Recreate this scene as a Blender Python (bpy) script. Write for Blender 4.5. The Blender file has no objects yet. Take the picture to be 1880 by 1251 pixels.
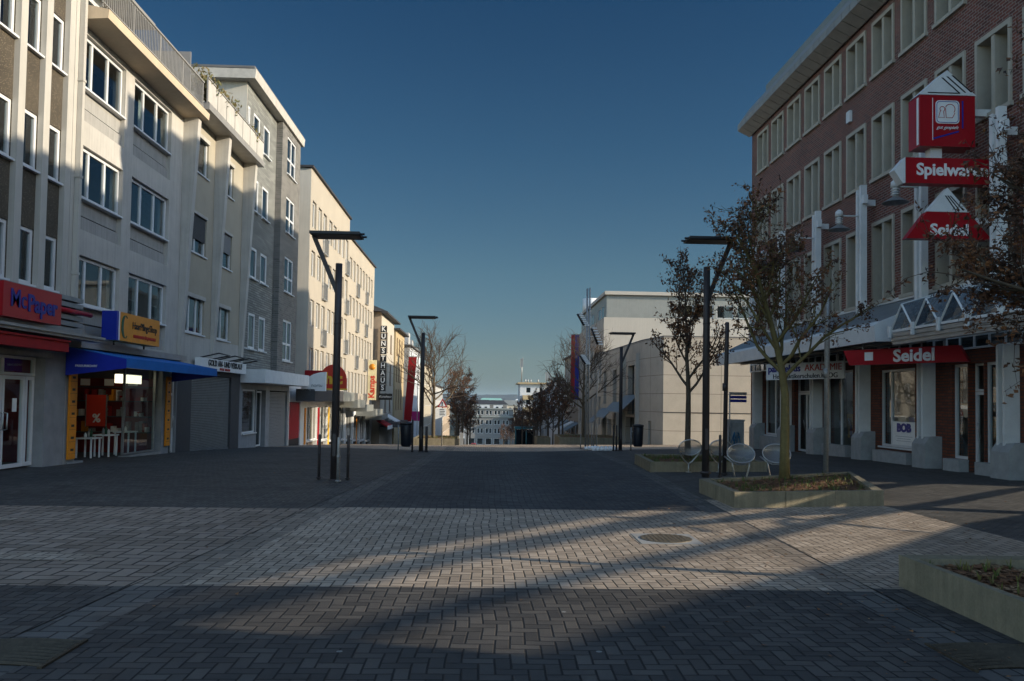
import bpy, bmesh, math, random
from mathutils import Vector, Matrix, noise as mnoise
sc = bpy.context.scene
COL = sc.collection
R = math.radians
rnd = random.Random(7)
# ------------------------------------------------------------------ materials
MATS = {}
class NT:
    """tiny helper that turns python arithmetic into math nodes"""
    def __init__(s, tree): s.t = tree; s.n = tree.nodes; s.l = tree.links
    def new(s, typ, **kw):
        n = s.n.new(typ)
        for k, v in kw.items():
            if k in n.inputs: 
                if isinstance(v, bpy.types.NodeSocket): s.l.new(v, n.inputs[k])
                else: n.inputs[k].default_value = v
            else: setattr(n, k, v)
        return n
    def m(s, op, a, b=None, c=None):
        n = s.n.new('ShaderNodeMath'); n.operation = op
        for i, v in enumerate((a, b, c)):
            if v is None: continue
            if isinstance(v, (int, float)): n.inputs[i].default_value = v
            else: s.l.new(v, n.inputs[i])
        return n.outputs[0]
    def mix(s, f, a, b, blend='MIX'):
        n = s.n.new('ShaderNodeMix'); n.data_type = 'RGBA'; n.blend_type = blend
        for sock, v in ((n.inputs[0], f), (n.inputs[6], a), (n.inputs[7], b)):
            if isinstance(v, (int, float)): sock.default_value = v
            elif isinstance(v, tuple): sock.default_value = (*v[:3], 1)
            else: s.l.new(v, sock)
        return n.outputs[2]
    def ramp(s, f, stops):
        n = s.n.new('ShaderNodeValToRGB'); e = n.color_ramp.elements
        while len(e) < len(stops): e.new(.5)
        for i, (p, c) in enumerate(stops):
            e[i].position = p; e[i].color = (*c, 1) if isinstance(c, tuple) else (c, c, c, 1)
        s.l.new(f, n.inputs[0]); return n.outputs[0]
    def noise(s, vec, scale, detail=4, rough=.6):
        n = s.n.new('ShaderNodeTexNoise'); n.inputs['Scale'].default_value = scale
        n.inputs['Detail'].default_value = detail; n.inputs['Roughness'].default_value = rough
        s.l.new(vec, n.inputs['Vector']); return n.outputs[0]
    def mapping(s, vec, sc_):
        n = s.n.new('ShaderNodeMapping'); n.inputs['Scale'].default_value = sc_
        s.l.new(vec, n.inputs['Vector']); return n.outputs[0]
    def bump(s, h, strength=.3, dist=.02):
        n = s.n.new('ShaderNodeBump'); n.inputs['Strength'].default_value = strength
        n.inputs['Distance'].default_value = dist; s.l.new(h, n.inputs['Height']); return n.outputs[0]
def new_mat(name):
    m = bpy.data.materials.new(name); m.use_nodes = True
    k = NT(m.node_tree); k.n.clear()
    out = k.n.new('ShaderNodeOutputMaterial'); b = k.n.new('ShaderNodeBsdfPrincipled')
    k.l.new(b.outputs[0], out.inputs[0]); MATS[name] = m
    return m, k, b, out
def pos(k): return k.n.new('ShaderNodeNewGeometry').outputs['Position']
def objc(k): return k.n.new('ShaderNodeTexCoord').outputs['Object']
def setc(k, sock, v):
    if isinstance(v, tuple): sock.default_value = (*v, 1)
    elif isinstance(v, (int, float)): sock.default_value = v
    else: k.l.new(v, sock)
def basic(name, col, rough=.7, var=.2, scale=4, bump=0., metal=0., spec=.35, streak=0., fine=40):
    m, k, b, o = new_mat(name)
    p = objc(k) if name.startswith('o_') else pos(k)
    n1 = k.noise(p, scale); n2 = k.noise(p, fine, 3)
    f = k.m('ADD', k.m('MULTIPLY', n1, .7), k.m('MULTIPLY', n2, .3))
    if streak:
        n3 = k.noise(k.mapping(p, (7, 7, .3)), 1.5, 5)
        f = k.m('ADD', k.m('MULTIPLY', f, 1 - streak), k.m('MULTIPLY', n3, streak))
    lo = tuple(c * (1 - var) for c in col); hi = tuple(min(1, c * (1 + var)) for c in col)
    setc(k, b.inputs['Base Color'], k.ramp(f, [(.3, lo), (.7, hi)]))
    b.inputs['Roughness'].default_value = rough; b.inputs['Metallic'].default_value = metal
    b.inputs['Specular IOR Level'].default_value = spec
    if bump: setc(k, b.inputs['Normal'], k.bump(n2, bump))
    return m
def brick(name, c1, c2, mortar, bw, bh, msize=.012, rough=.8, bump=.4, var=.3, spec=.3, off=.5, patch=1.):
    m, k, b, o = new_mat(name)
    p = pos(k); s = k.new('ShaderNodeSeparateXYZ', Vector=p)
    u = k.m('ADD', s.outputs[0], s.outputs[1])
    c = k.n.new('ShaderNodeCombineXYZ'); k.l.new(u, c.inputs[0]); k.l.new(s.outputs[2], c.inputs[1])
    t = k.n.new('ShaderNodeTexBrick'); k.l.new(c.outputs[0], t.inputs['Vector'])
    t.offset = off
    for nm, v in (('Color1', c1), ('Color2', c2), ('Mortar', mortar)): t.inputs[nm].default_value = (*v, 1)
    for nm, v in (('Scale', 1), ('Mortar Size', msize), ('Brick Width', bw), ('Row Height', bh), ('Bias', 0.), ('Mortar Smooth', .2)): t.inputs[nm].default_value = v
    n1 = k.noise(p, 1.3 * patch); n2 = k.noise(p, 22)
    f = k.ramp(k.m('ADD', k.m('MULTIPLY', n1, .6), k.m('MULTIPLY', n2, .4)), [(.3, 1 - var), (.7, 1 + var * .4)])
    setc(k, b.inputs['Base Color'], k.mix(1., t.outputs[0], f, 'MULTIPLY'))
    b.inputs['Roughness'].default_value = rough; b.inputs['Specular IOR Level'].default_value = spec
    setc(k, b.inputs['Normal'], k.bump(k.m('ADD', k.m('MULTIPLY', t.outputs['Fac'], -1.), k.m('MULTIPLY', n2, .4)), bump, .012))
    return m
def herring(name, cols, joint, w=.102, jw=.062, var=.3, rough=.75, patches=None, lanes=False, bump=.5):
    """2:1 herringbone paving: every stone has its own tone, joints are open and dark"""
    m, k, b, o = new_mat(name)
    p = pos(k); s = k.new('ShaderNodeSeparateXYZ', Vector=p)
    dx = k.noise(p, .35, 2); dy = k.noise(k.mapping(p, (1, 1, 1.7)), .5, 2)
    X = k.m('DIVIDE', k.m('ADD', s.outputs[0], k.m('MULTIPLY', k.m('SUBTRACT', dx, .5), .16)), w)
    Y = k.m('DIVIDE', k.m('ADD', s.outputs[1], k.m('MULTIPLY', k.m('SUBTRACT', dy, .5), .16)), w)
    i = k.m('FLOOR', X); j = k.m('FLOOR', Y); fx = k.m('SUBTRACT', X, i); fy = k.m('SUBTRACT', Y, j)
    t = k.m('FLOORED_MODULO', k.m('SUBTRACT', i, j), 4.)
    eq = lambda v: k.m('COMPARE', t, float(v), .1)
    t0, t1, t2, t3 = eq(0), eq(1), eq(2), eq(3)
    L = k.m('ADD', fx, t1); Rr = k.m('ADD', k.m('SUBTRACT', 1., fx), t0)
    Bt = k.m('ADD', fy, t2); Tp = k.m('ADD', k.m('SUBTRACT', 1., fy), t3)
    d = k.m('MINIMUM', k.m('MINIMUM', L, Rr), k.m('MINIMUM', Bt, Tp))
    edge = k.new('ShaderNodeMapRange', Value=d)
    edge.interpolation_type = 'SMOOTHSTEP'
    edge.inputs[1].default_value = jw * .35; edge.inputs[2].default_value = jw * 1.7
    e = edge.outputs[0]
    c = k.n.new('ShaderNodeCombineXYZ')
    k.l.new(k.m('SUBTRACT', i, t1), c.inputs[0]); k.l.new(k.m('SUBTRACT', j, t2), c.inputs[1])
    wn = k.n.new('ShaderNodeTexWhiteNoise'); k.l.new(c.outputs[0], wn.inputs['Vector'])
    stone = k.ramp(wn.outputs['Value'], [(0., cols[0]), (.5, cols[1]), (1., cols[2])])
    n1 = k.noise(p, .55, 5); n2 = k.noise(p, 60, 4, .7); n3 = k.noise(p, 3.5, 5)
    f = k.ramp(k.m('ADD', k.m('ADD', k.m('MULTIPLY', n1, .5), k.m('MULTIPLY', n2, .2)), k.m('MULTIPLY', n3, .3)), [(.32, 1 - var), (.68, 1 + var)])
    col = k.mix(1., stone, f, 'MULTIPLY')
    if lanes:   # tyre-polished lanes along the street
        lx = k.m('ADD', k.m('SUBTRACT', s.outputs[0], k.m('MULTIPLY', s.outputs[1], .05)), k.m('MULTIPLY', k.m('SUBTRACT', n1, .5), .9))
        g = lambda c0: k.m('POWER', 2.718, k.m('MULTIPLY', -2.6, k.m('POWER', k.m('SUBTRACT', lx, c0), 2.)))
        ln = k.m('ADD', g(-1.15), g(1.0))
        col = k.mix(k.m('MULTIPLY', ln, .45), col, k.mix(1., col, (.45, .47, .5), 'MULTIPLY'))
    col = k.mix(e, joint, col)
    st = k.new('ShaderNodeMapRange', Value=k.noise(p, 1.15, 7, .68)); st.interpolation_type = 'SMOOTHSTEP'; st.inputs[1].default_value = .54; st.inputs[2].default_value = .68
    col = k.mix(k.m('MULTIPLY', st.outputs[0], .5), col, k.mix(1., col, (.42, .40, .38), 'MULTIPLY'))
    # scattered pale specks: chewing gum and grit
    v = k.n.new('ShaderNodeTexVoronoi'); v.inputs['Scale'].default_value = 1.7; v.inputs['Randomness'].default_value = 1; k.l.new(p, v.inputs['Vector'])
    sp = k.m('LESS_THAN', v.outputs['Distance'], .035)
    col = k.mix(k.m('MULTIPLY', sp, .7), col, (.3, .3, .28))
    setc(k, b.inputs['Base Color'], col)
    setc(k, b.inputs['Roughness'], k.ramp(n3, [(.3, rough - .12), (.7, rough + .12)]))
    b.inputs['Specular IOR Level'].default_value = .35
    h = k.m('ADD', k.m('ADD', e, k.m('MULTIPLY', n2, .25)), k.m('MULTIPLY', wn.outputs['Value'], .35))
    setc(k, b.inputs['Normal'], k.bump(h, bump, .012))
    return m
def glass_dark(name, lo=(.006, .009, .010), hi=(.028, .036, .038), rough=.04, spec=.7):
    m, k, b, o = new_mat(name)
    r = k.n.new('ShaderNodeObjectInfo').outputs['Random']
    p = pos(k); n = k.noise(k.mapping(p, (2.2, 2.2, .25)), 2.2, 2)
    f = k.m('MULTIPLY', n, k.m('ADD', .5, r))
    setc(k, b.inputs['Base Color'], k.ramp(f, [(.3, lo), (.75, hi)]))
    b.inputs['Roughness'].default_value = rough; b.inputs['Specular IOR Level'].default_value = spec
    setc(k, b.inputs['Normal'], k.bump(k.noise(p, .9, 2), .06, .05))
    return m
def glass_clear(name, tint=(.72, .8, .8), boost=1.6):
    m, k, b, o = new_mat(name)
    tr = k.n.new('ShaderNodeBsdfTransparent'); tr.inputs[0].default_value = (*tint, 1)
    gl = k.n.new('ShaderNodeBsdfGlossy'); gl.inputs['Roughness'].default_value = .02; gl.inputs[0].default_value = (.9, .95, 1, 1)
    setc(k, gl.inputs['Normal'], k.bump(k.noise(pos(k), .8, 2), .05, .05))
    ge = k.n.new('ShaderNodeNewGeometry'); dt = k.n.new('ShaderNodeVectorMath'); dt.operation = 'DOT_PRODUCT'; k.l.new(ge.outputs['Incoming'], dt.inputs[0]); k.l.new(ge.outputs['True Normal'], dt.inputs[1])
    F = k.m('ADD', .05, k.m('MULTIPLY', .95, k.m('POWER', k.m('SUBTRACT', 1., k.m('ABSOLUTE', dt.outputs['Value'])), 5.)))
    mx = k.n.new('ShaderNodeMixShader'); k.l.new(k.m('MINIMUM', k.m('MULTIPLY', F, boost), 1.), mx.inputs[0])
    k.l.new(tr.outputs[0], mx.inputs[1]); k.l.new(gl.outputs[0], mx.inputs[2]); k.l.new(mx.outputs[0], o.inputs[0])
    return m
def flecked(name, base, fleck, scale=28, amt=.22):
    m, k, b, o = new_mat(name); p = pos(k)
    v = k.n.new('ShaderNodeTexVoronoi'); v.inputs['Scale'].default_value = scale; k.l.new(p, v.inputs['Vector'])
    f = k.m('LESS_THAN', v.outputs['Distance'], amt)
    n = k.noise(p, 1.2); bc = k.ramp(n, [(.3, tuple(c * .75 for c in base)), (.7, tuple(c * 1.2 for c in base))])
    setc(k, b.inputs['Base Color'], k.mix(k.m('MULTIPLY', f, .6), bc, fleck)); b.inputs['Roughness'].default_value = .9
    setc(k, b.inputs['Normal'], k.bump(k.noise(p, 60), .4, .01)); return m

white_paint = basic('white_paint', (.66, .67, .66), .5, .12, 2.5)
white_frame = basic('white_frame', (.60, .61, .61), .35, .06, 3)
pilaster_paint = basic('pilaster_paint', (.42, .40, .355), .6, .12, 2, streak=.4)
haar_paint = basic('haar_paint', (.42, .40, .36), .75, .22, 1.5, bump=.2, streak=.42)
spandrel_grey = basic('spandrel_grey', (.31, .30, .275), .8, .25, 2, bump=.2, streak=.5)
beige_panel = basic('beige_panel', (.35, .315, .245), .8, .12, 1.3, bump=.2, streak=.3)
cream_plaster = basic('cream_plaster', (.335, .30, .245), .85, .13, .7, bump=.25, streak=.3)
grey_plaster = basic('grey_plaster', (.46, .43, .37), .85, .14, .9, bump=.3, streak=.35)
brown_pebble = flecked('brown_pebble', (.062, .05, .034), (.38, .31, .2))
concrete = basic('concrete', (.27, .27, .26), .85, .25, 3, bump=.3, streak=.25)
plinth_stone = basic('plinth_stone', (.30, .31, .31), .8, .2, 4, bump=.2)
shop_grey = basic('shop_grey', (.24, .25, .26), .8, .2, 3, bump=.2)
reveal_stone = basic('reveal_stone', (.40, .36, .29), .8, .12, 3, bump=.1, streak=.3)
sheet_metal = basic('sheet_metal', (.30, .29, .27), .5, .15, 3, metal=.3)
metal_panel = basic('metal_panel', (.26, .27, .25), .5, .12, 2, metal=.3, streak=.4)
ribbed_metal = basic('ribbed_metal', (.24, .26, .27), .45, .15, 4, metal=.5)
dark_metal = basic('o_dark_metal', (.028, .028, .03), .45, .2, 6, metal=.3)
pole_brown = basic('o_pole_brown', (.052, .045, .045), .5, .25, 5, metal=.3, streak=.5)
steel = basic('o_steel', (.42, .42, .41), .3, .15, 6, metal=.9)
galv = basic('o_galvanised', (.30, .30, .29), .5, .25, 10, metal=.6)
cast_iron = basic('o_cast_iron', (.16, .135, .10), .6, .35, 14, metal=.6, bump=.3)
drain_iron = basic('o_drain_iron', (.07, .056, .038), .65, .35, 14, metal=.4, bump=.3)
dark_roof = basic('dark_roof', (.035, .035, .038), .7, .3, 3)
bitumen = basic('bitumen_roof', (.12, .12, .12), .9, .25, 2)
gold_soffit = basic('cornice_beige', (.50, .40, .28), .7, .15, 2, streak=.3)
red_sign = basic('sign_red', (.33, .006, .012), .35, .1, 3)
orange_red = basic('sign_orange_red', (.60, .045, .02), .4, .1, 3)
orange_sign = basic('sign_orange', (.66, .24, .015), .4, .12, 4)
blue_sign = basic('sign_blue', (.01, .025, .28), .4, .1, 4)
blue_awn = basic('awning_blue', (.012, .13, .42), .7, .15, 3, bump=.1)
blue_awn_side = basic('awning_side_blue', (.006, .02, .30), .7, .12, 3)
red_cloth = basic('awning_red', (.27, .012, .012), .75, .2, 5)
yellow = basic('sign_yellow', (.75, .45, .04), .4, .1, 4)
black_paint = basic('black_paint', (.012, .012, .014), .4, .2, 5)
letter_white = basic('letter_white', (.78, .78, .76), .4, .06, 5)
letter_blue = basic('letter_blue', (.012, .02, .20), .4, .1, 5)
letter_black = basic('letter_black', (.015, .018, .02), .5, .1, 5)
letter_red = basic('letter_red', (.40, .03, .02), .5, .1, 5)
sign_ochre = basic('ochre_goods', (.45, .28, .10), .6)
green_dark = basic('sign_green', (.02, .09, .05), .5, .1, 5)
magenta = basic('sign_magenta', (.42, .01, .16), .5, .1, 4)
teal = basic('teal_paint', (.02, .13, .15), .5, .2, 4)
plastic_black = basic('o_bin_black', (.012, .014, .02), .4, .2, 6)
curtain = basic('curtain_cloth', (.34, .35, .33), .9, .35, 6, streak=.8)
room_dark = basic('room_dark', (.055, .045, .04), .9, .4, 1.5)
room_red = basic('room_red', (.20, .022, .02), .8, .4, 1.2)
shutter_dark = basic('shutter_dark', (.055, .055, .058), .6, .2, 8)
blind_grey = basic('blind_grey', (.20, .20, .20), .7, .1, 8)
glass = glass_dark('window_glass')
glass_far = glass_dark('window_glass_far', (.03, .035, .035), (.16, .15, .12), .08, .5)
clear = glass_clear('shop_glass'); clear_up = glass_clear('window_clear', (.62, .70, .70), 1.5)
canopy_glass, k, b_, o_ = new_mat('canopy_glass'); tr_ = k.n.new('ShaderNodeBsdfTransparent'); tr_.inputs[0].default_value = (.6, .66, .7, 1); mx_ = k.n.new('ShaderNodeMixShader')
b_.inputs['Base Color'].default_value = (.20, .23, .25, 1); b_.inputs['Roughness'].default_value = .12; b_.inputs['Specular IOR Level'].default_value = .8
k.l.new(k.ramp(k.noise(pos(k), 3.), [(.3, .35), (.7, .65)]), mx_.inputs[0]); k.l.new(tr_.outputs[0], mx_.inputs[1]); k.l.new(b_.outputs[0], mx_.inputs[2]); k.l.new(mx_.outputs[0], o_.inputs[0])
red_brick = brick('red_brick', (.20, .062, .042), (.095, .036, .028), (.26, .20, .17), .25, .083, .013, patch=.6)
dark_brick = brick('shopfront_brick', (.20, .055, .025), (.12, .035, .02), (.05, .04, .035), .25, .083, .012)
slate_brick = brick('grey_clinker', (.28, .285, .26), (.17, .175, .16), (.09, .09, .085), .62, .105, .014, patch=.8)
slate_dark = brick('dark_clinker', (.19, .18, .165), (.11, .11, .10), (.22, .21, .19), .4, .105, .016)
stone_slab = brick('stone_cladding', (.46, .425, .365), (.43, .395, .34), (.21, .195, .165), 1.9, 1.15, .02, var=.2, off=0., bump=.1)
stone_pale = basic('stone_pale', (.42, .395, .345), .85, .12, .8, bump=.15, streak=.4)
bark_yellow = basic('o_bark_mossy', (.135, .108, .042), .9, .4, 9, bump=.5, streak=.4)
bark_dark = basic('o_bark_dark', (.075, .058, .04), .9, .35, 9, bump=.5)
bark_bare = basic('o_bark_bare', (.095, .075, .048), .9, .35, 9)
twig_mat = basic('o_twigs', (.07, .05, .035), .9, .3, 9)
moss_conc = basic('planter_concrete', (.20, .172, .115), .9, .38, 5, bump=.4, streak=.45)
soil = basic('soil', (.12, .06, .03), 1., .45, 18, bump=.6)
def leafmat(name, cols):
    m, k, b, o = new_mat(name)
    v = k.n.new('ShaderNodeTexVoronoi'); v.inputs['Scale'].default_value = 7; k.l.new(objc(k), v.inputs['Vector'])
    setc(k, b.inputs['Base Color'], k.ramp(k.new('ShaderNodeSeparateColor', Color=v.outputs['Color']).outputs[0], [(i / (len(cols) - 1), c) for i, c in enumerate(cols)]))
    b.inputs['Roughness'].default_value = .8; return m
dead_leaf = leafmat('dead_leaves', [(.03, .017, .011), (.07, .03, .014), (.20, .075, .02), (.05, .022, .012)])
grass_mat = leafmat('grass_blades', [(.03, .06, .01), (.09, .12, .02), (.14, .11, .03), (.05, .08, .015)])
litter_mat = leafmat('leaf_litter', [(.08, .03, .014), (.20, .10, .04), (.13, .05, .02), (.30, .19, .1)])
shrub_mat = leafmat('shrub_leaves', [(.05, .06, .015), (.12, .11, .03), (.16, .10, .03), (.04, .05, .02)])
pave_front = herring('paving_dark', [(.044, .041, .038), (.062, .057, .052), (.086, .078, .069)], (.009, .009, .010), var=.4, lanes=False)
road_dark = herring('paving_road', [(.040, .041, .043), (.056, .055, .055), (.076, .073, .07)], (.010, .010, .011), lanes=True, var=.5)
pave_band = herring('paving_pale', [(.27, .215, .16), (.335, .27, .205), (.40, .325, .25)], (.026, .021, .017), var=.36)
pave_brown = herring('paving_brown', [(.19, .148, .112), (.24, .188, .145), (.29, .23, .18)], (.022, .019, .017), w=.17, var=.32)
pave_fine = herring('paving_fine', [(.055, .052, .047), (.07, .066, .06), (.09, .084, .075)], (.02, .019, .018), w=.085, var=.4)
gutter_mat = herring('gutter_stones', [(.072, .068, .062), (.095, .089, .081), (.12, .111, .10)], (.016, .015, .014), w=.14, jw=.05)
terrain_mat = basic('terrain', (.07, .075, .05), .95, .35, .02)
hill_mat = basic('winter_wood', (.034, .038, .04), 1., .35, .02, fine=.15)

# ------------------------------------------------------------------ mesh helpers
W = {}
def link(name, me, parent=None, at=(0, 0, 0)):
    o = bpy.data.objects.new(name, me); COL.objects.link(o)
    at = Vector(at); W[o.name] = at
    if parent is not None: o.parent = parent; o.location = at - W[parent.name]
    else: o.location = at
    return o
def tag(o, label=None, cat=None, group=None, kind=None):
    if label: o['label'] = label
    if cat: o['category'] = cat
    if group: o['group'] = group
    if kind: o['kind'] = kind
    return o
def thing(name, label, cat, at=(0, 0, 0), group=None):
    return tag(link(name, None, None, at), label, cat, group)
class MB:
    def __init__(s): s.v = []; s.f = []; s.sm = []
    def add(s, vs, fs, smooth=False):
        k = len(s.v); s.v += [tuple(p) for p in vs]; s.f += [tuple(i + k for i in f) for f in fs]; s.sm += [smooth] * len(fs)
    def quad(s, a, b, c, d): s.add([a, b, c, d], [(0, 1, 2, 3)])
    def box(s, x0, x1, y0, y1, z0, z1):
        s.add([(x0, y0, z0), (x1, y0, z0), (x1, y1, z0), (x0, y1, z0), (x0, y0, z1), (x1, y0, z1), (x1, y1, z1), (x0, y1, z1)],
              [(3, 2, 1, 0), (4, 5, 6, 7), (0, 1, 5, 4), (1, 2, 6, 5), (2, 3, 7, 6), (3, 0, 4, 7)])
    def hexa(s, p): s.add(p, [(3, 2, 1, 0), (4, 5, 6, 7), (0, 1, 5, 4), (1, 2, 6, 5), (2, 3, 7, 6), (3, 0, 4, 7)])
    def tube(s, pts, rad, n=8, caps=True, smooth=True):
        pts = [Vector(p) for p in pts]
        if isinstance(rad, (int, float)): rad = [rad] * len(pts)
        vs = []; fs = []; prev = None
        for i, p in enumerate(pts):
            d = (pts[min(i + 1, len(pts) - 1)] - pts[max(i - 1, 0)])
            d = d.normalized() if d.length > 1e-9 else Vector((0, 0, 1))
            if prev is None:
                a = Vector((1, 0, 0)) if abs(d.x) < .8 else Vector((0, 1, 0)); u = d.cross(a).normalized()
            else: u = (prev - d * prev.dot(d)); u = u.normalized() if u.length > 1e-6 else d.orthogonal().normalized()
            prev = u; w = d.cross(u)
            for q in range(n):
                t = 2 * math.pi * q / n; vs.append(p + (u * math.cos(t) + w * math.sin(t)) * rad[i])
        for i in range(len(pts) - 1):
            for q in range(n):
                a = i * n + q; b = i * n + (q + 1) % n; fs.append((a, b, b + n, a + n))
        if caps:
            fs.append(tuple(range(n - 1, -1, -1))); fs.append(tuple(range((len(pts) - 1) * n, len(pts) * n)))
        s.add(vs, fs, smooth)
    def cyl(s, x, y, z0, z1, r, n=12, r2=None): s.tube([(x, y, z0), (x, y, z1)], [r, r if r2 is None else r2], n)
    def prism(s, poly, d):   # closed polygon (3-D points) swept by vector d
        n = len(poly); d = Vector(d); vs = [Vector(p) for p in poly] + [Vector(p) + d for p in poly]
        s.add(vs, [tuple(range(n - 1, -1, -1)), tuple(range(n, 2 * n))] + [(i, (i + 1) % n, (i + 1) % n + n, i + n) for i in range(n)])
    def ball(s, c, rx, ry, rz, seg=12, rings=8):
        vs = []; fs = []
        for i in range(rings + 1):
            a = math.pi * i / rings
            for j in range(seg):
                t = 2 * math.pi * j / seg; vs.append((c[0] + rx * math.sin(a) * math.cos(t), c[1] + ry * math.sin(a) * math.sin(t), c[2] + rz * math.cos(a)))
        for i in range(rings):
            for j in range(seg):
                a = i * seg + j; b = i * seg + (j + 1) % seg; fs.append((a, a + seg, b + seg, b))
        s.add(vs, fs, True)
    def mesh(s, name, mat, off=(0, 0, 0), fix=True):
        me = bpy.data.meshes.new(name); ox, oy, oz = off
        me.from_pydata([(x - ox, y - oy, z - oz) for x, y, z in s.v], [], s.f)
        if any(s.sm): me.polygons.foreach_set('use_smooth', s.sm)
        me.materials.append(mat); me.validate(); me.update(); return me
    def build(s, name, mat, parent=None, at=None, label=None):
        """mesh in world coordinates -> object whose origin is at its base"""
        if at is None:
            xs, ys, zs = zip(*s.v); at = ((min(xs) + max(xs)) / 2, (min(ys) + max(ys)) / 2, min(zs))
        o = link(name, s.mesh(name, mat, at), parent, at)
        if label: o['label'] = label
        return o
class Frame:   # facade plane: u along it (to the right for someone facing it), z up, n out of it
    def __init__(s, o, U):
        s.o = Vector((o[0], o[1], 0)); s.U = Vector((U[0], U[1], 0)).normalized(); s.N = s.U.cross(Vector((0, 0, 1)))
    def p(s, u, z, n=0.): q = s.o + s.U * u + s.N * n; return (q.x, q.y, z)
    def d(s, u, z, n=0.): q = s.U * u + s.N * n; return (q.x, q.y, z)
    def box(s, mb, u0, u1, z0, z1, n0, n1, off=None):
        f = s.p if off is None else s.d
        mb.hexa([f(u0, z0, n0), f(u1, z0, n0), f(u1, z0, n1), f(u0, z0, n1), f(u0, z1, n0), f(u1, z1, n0), f(u1, z1, n1), f(u0, z1, n1)])
    def key(s): return (round(s.U.x, 3), round(s.U.y, 3))
def wall(mb, fr, u0, u1, z0, z1, ops, depth=.2, n=0.):
    us = sorted({u0, u1} | {min(max(v, u0), u1) for o in ops for v in o[:2]}); zs = sorted({z0, z1} | {min(max(v, z0), z1) for o in ops for v in o[2:4]})
    for i in range(len(us) - 1):
        for j in range(len(zs) - 1):
            cu = (us[i] + us[i + 1]) / 2; cz = (zs[j] + zs[j + 1]) / 2
            if any(o[0] < cu < o[1] and o[2] < cz < o[3] for o in ops): continue
            mb.quad(fr.p(us[i], zs[j], n), fr.p(us[i + 1], zs[j], n), fr.p(us[i + 1], zs[j + 1], n), fr.p(us[i], zs[j + 1], n))
    for a, b, c, d in [o[:4] for o in ops]:
        for (p, q) in (((a, c), (a, d)), ((b, c), (b, d)), ((a, c), (b, c)), ((a, d), (b, d))):
            mb.quad(fr.p(p[0], p[1], n), fr.p(q[0], q[1], n), fr.p(q[0], q[1], n - depth), fr.p(p[0], p[1], n - depth))
def shell(mb, fr, u0, u1, z0, z1, back, sides=True, n=0.):
    for u in (u0, u1): mb.quad(fr.p(u, z0, n), fr.p(u, z1, n), fr.p(u, z1, -back), fr.p(u, z0, -back))
    mb.quad(fr.p(u0, z0, -back), fr.p(u1, z0, -back), fr.p(u1, z1, -back), fr.p(u0, z1, -back))
WC = {}
def window(b, fr, u0, u1, z0, z1, n=-.16, mull=(), trans=(), fw=.06, fm=None, gm=None, sill=True, name='window', cur=0, dp=.07):
    """frame (part) > pane, curtain (sub-parts); same-size windows share mesh data"""
    fm = fm or white_frame; gm = gm or glass; w = round(u1 - u0, 3); h = round(z1 - z0, 3)
    key = (fr.key(), w, h, tuple(mull), tuple(trans), fw, fm.name, gm.name, sill, cur, dp)
    if key not in WC:
        m = MB(); B = lambda a, c, e, g, i=0., j=dp: fr.box(m, a, c, e, g, i, j, True)
        B(0, fw, 0, h); B(w - fw, w, 0, h); B(fw, w - fw, 0, fw); B(fw, w - fw, h - fw, h)
        for q in mull: B(q * w - fw * .6, q * w + fw * .6, fw, h - fw, .003, dp - .006)
        for q in trans: B(fw, w - fw, q * h - fw * .5, q * h + fw * .5, .006, dp - .012)
        if sill: B(-.04, w + .04, -.05, -.002, -.02, .2)
        p = MB(); p.quad(fr.d(fw * .5, fw * .5, .03), fr.d(w - fw * .5, fw * .5, .03), fr.d(w - fw * .5, h - fw * .5, .03), fr.d(fw * .5, h - fw * .5, .03))
        c = None
        if cur:
            c = MB(); r2 = random.Random(cur)
            spans = [(.05, .16), (.84, .96)] if cur % 3 == 0 else ([(.05, .26)] if cur % 3 == 1 else [(.42, .56), (.86, .97)])
            for (a, e) in spans:
                k = max(4, int((e - a) * w / .06)); zt = h * .98
                for i in range(k):
                    ua = w * (a + (e - a) * i / k); ub = w * (a + (e - a) * (i + 1) / k)
                    na = -.22 - .04 * (i % 2); nb = -.22 - .04 * ((i + 1) % 2)
                    c.quad(fr.d(ua, .03, na), fr.d(ub, .03, nb), fr.d(ub, zt, nb), fr.d(ua, zt, na))
        WC[key] = (m.mesh(name, fm), p.mesh('pane', gm), c.mesh('curtain', curtain) if c else None)
    me, pe, ce = WC[key]; at = fr.p(u0, z0, n)
    o = link(name, me, b, at); link('pane', pe, o, at)
    if ce: link('curtain', ce, o, at)
    return o
TC = {}
def text(s, size, fr, u, z, n, mat, parent, align='CENTER', bold=.0, name='lettering', shear=0., sx=1., vert=False, thick=.012):
    key = (s, size, align, bold, shear, sx)
    cu = bpy.data.curves.new('lettering', 'FONT'); cu.body = s; cu.size = size; cu.align_x = align; cu.align_y = 'CENTER'
    cu.extrude = thick; cu.offset = bold; cu.shear = shear; cu.resolution_u = 3
    t = bpy.data.objects.new('tmp', cu); COL.objects.link(t)
    me = bpy.data.meshes.new_from_object(t.evaluated_get(bpy.context.evaluated_depsgraph_get())); bpy.data.objects.remove(t); bpy.data.curves.remove(cu)
    U, N, Z = fr.U, fr.N, Vector((0, 0, 1))
    if vert: M = Matrix(((Z.x, -U.x, N.x), (Z.y, -U.y, N.y), (Z.z, -U.z, N.z)))
    else: M = Matrix(((U.x, Z.x, N.x), (U.y, Z.y, N.y), (U.z, Z.z, N.z)))
    for v in me.vertices:
        c = v.co.copy(); c.x *= sx; v.co = M @ c
    me.materials.clear(); me.materials.append(mat); me.name = name
    return link(name, me, parent, fr.p(u, z, n))
def L_frame(x=-10.3): return Frame((x, 0), (0, 1))
def R_frame(x=12.8): return Frame((x, 0), (0, -1))     # u = -y here
def C_frame(y): return Frame((0, y), (1, 0))            # faces the camera, u = x

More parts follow.
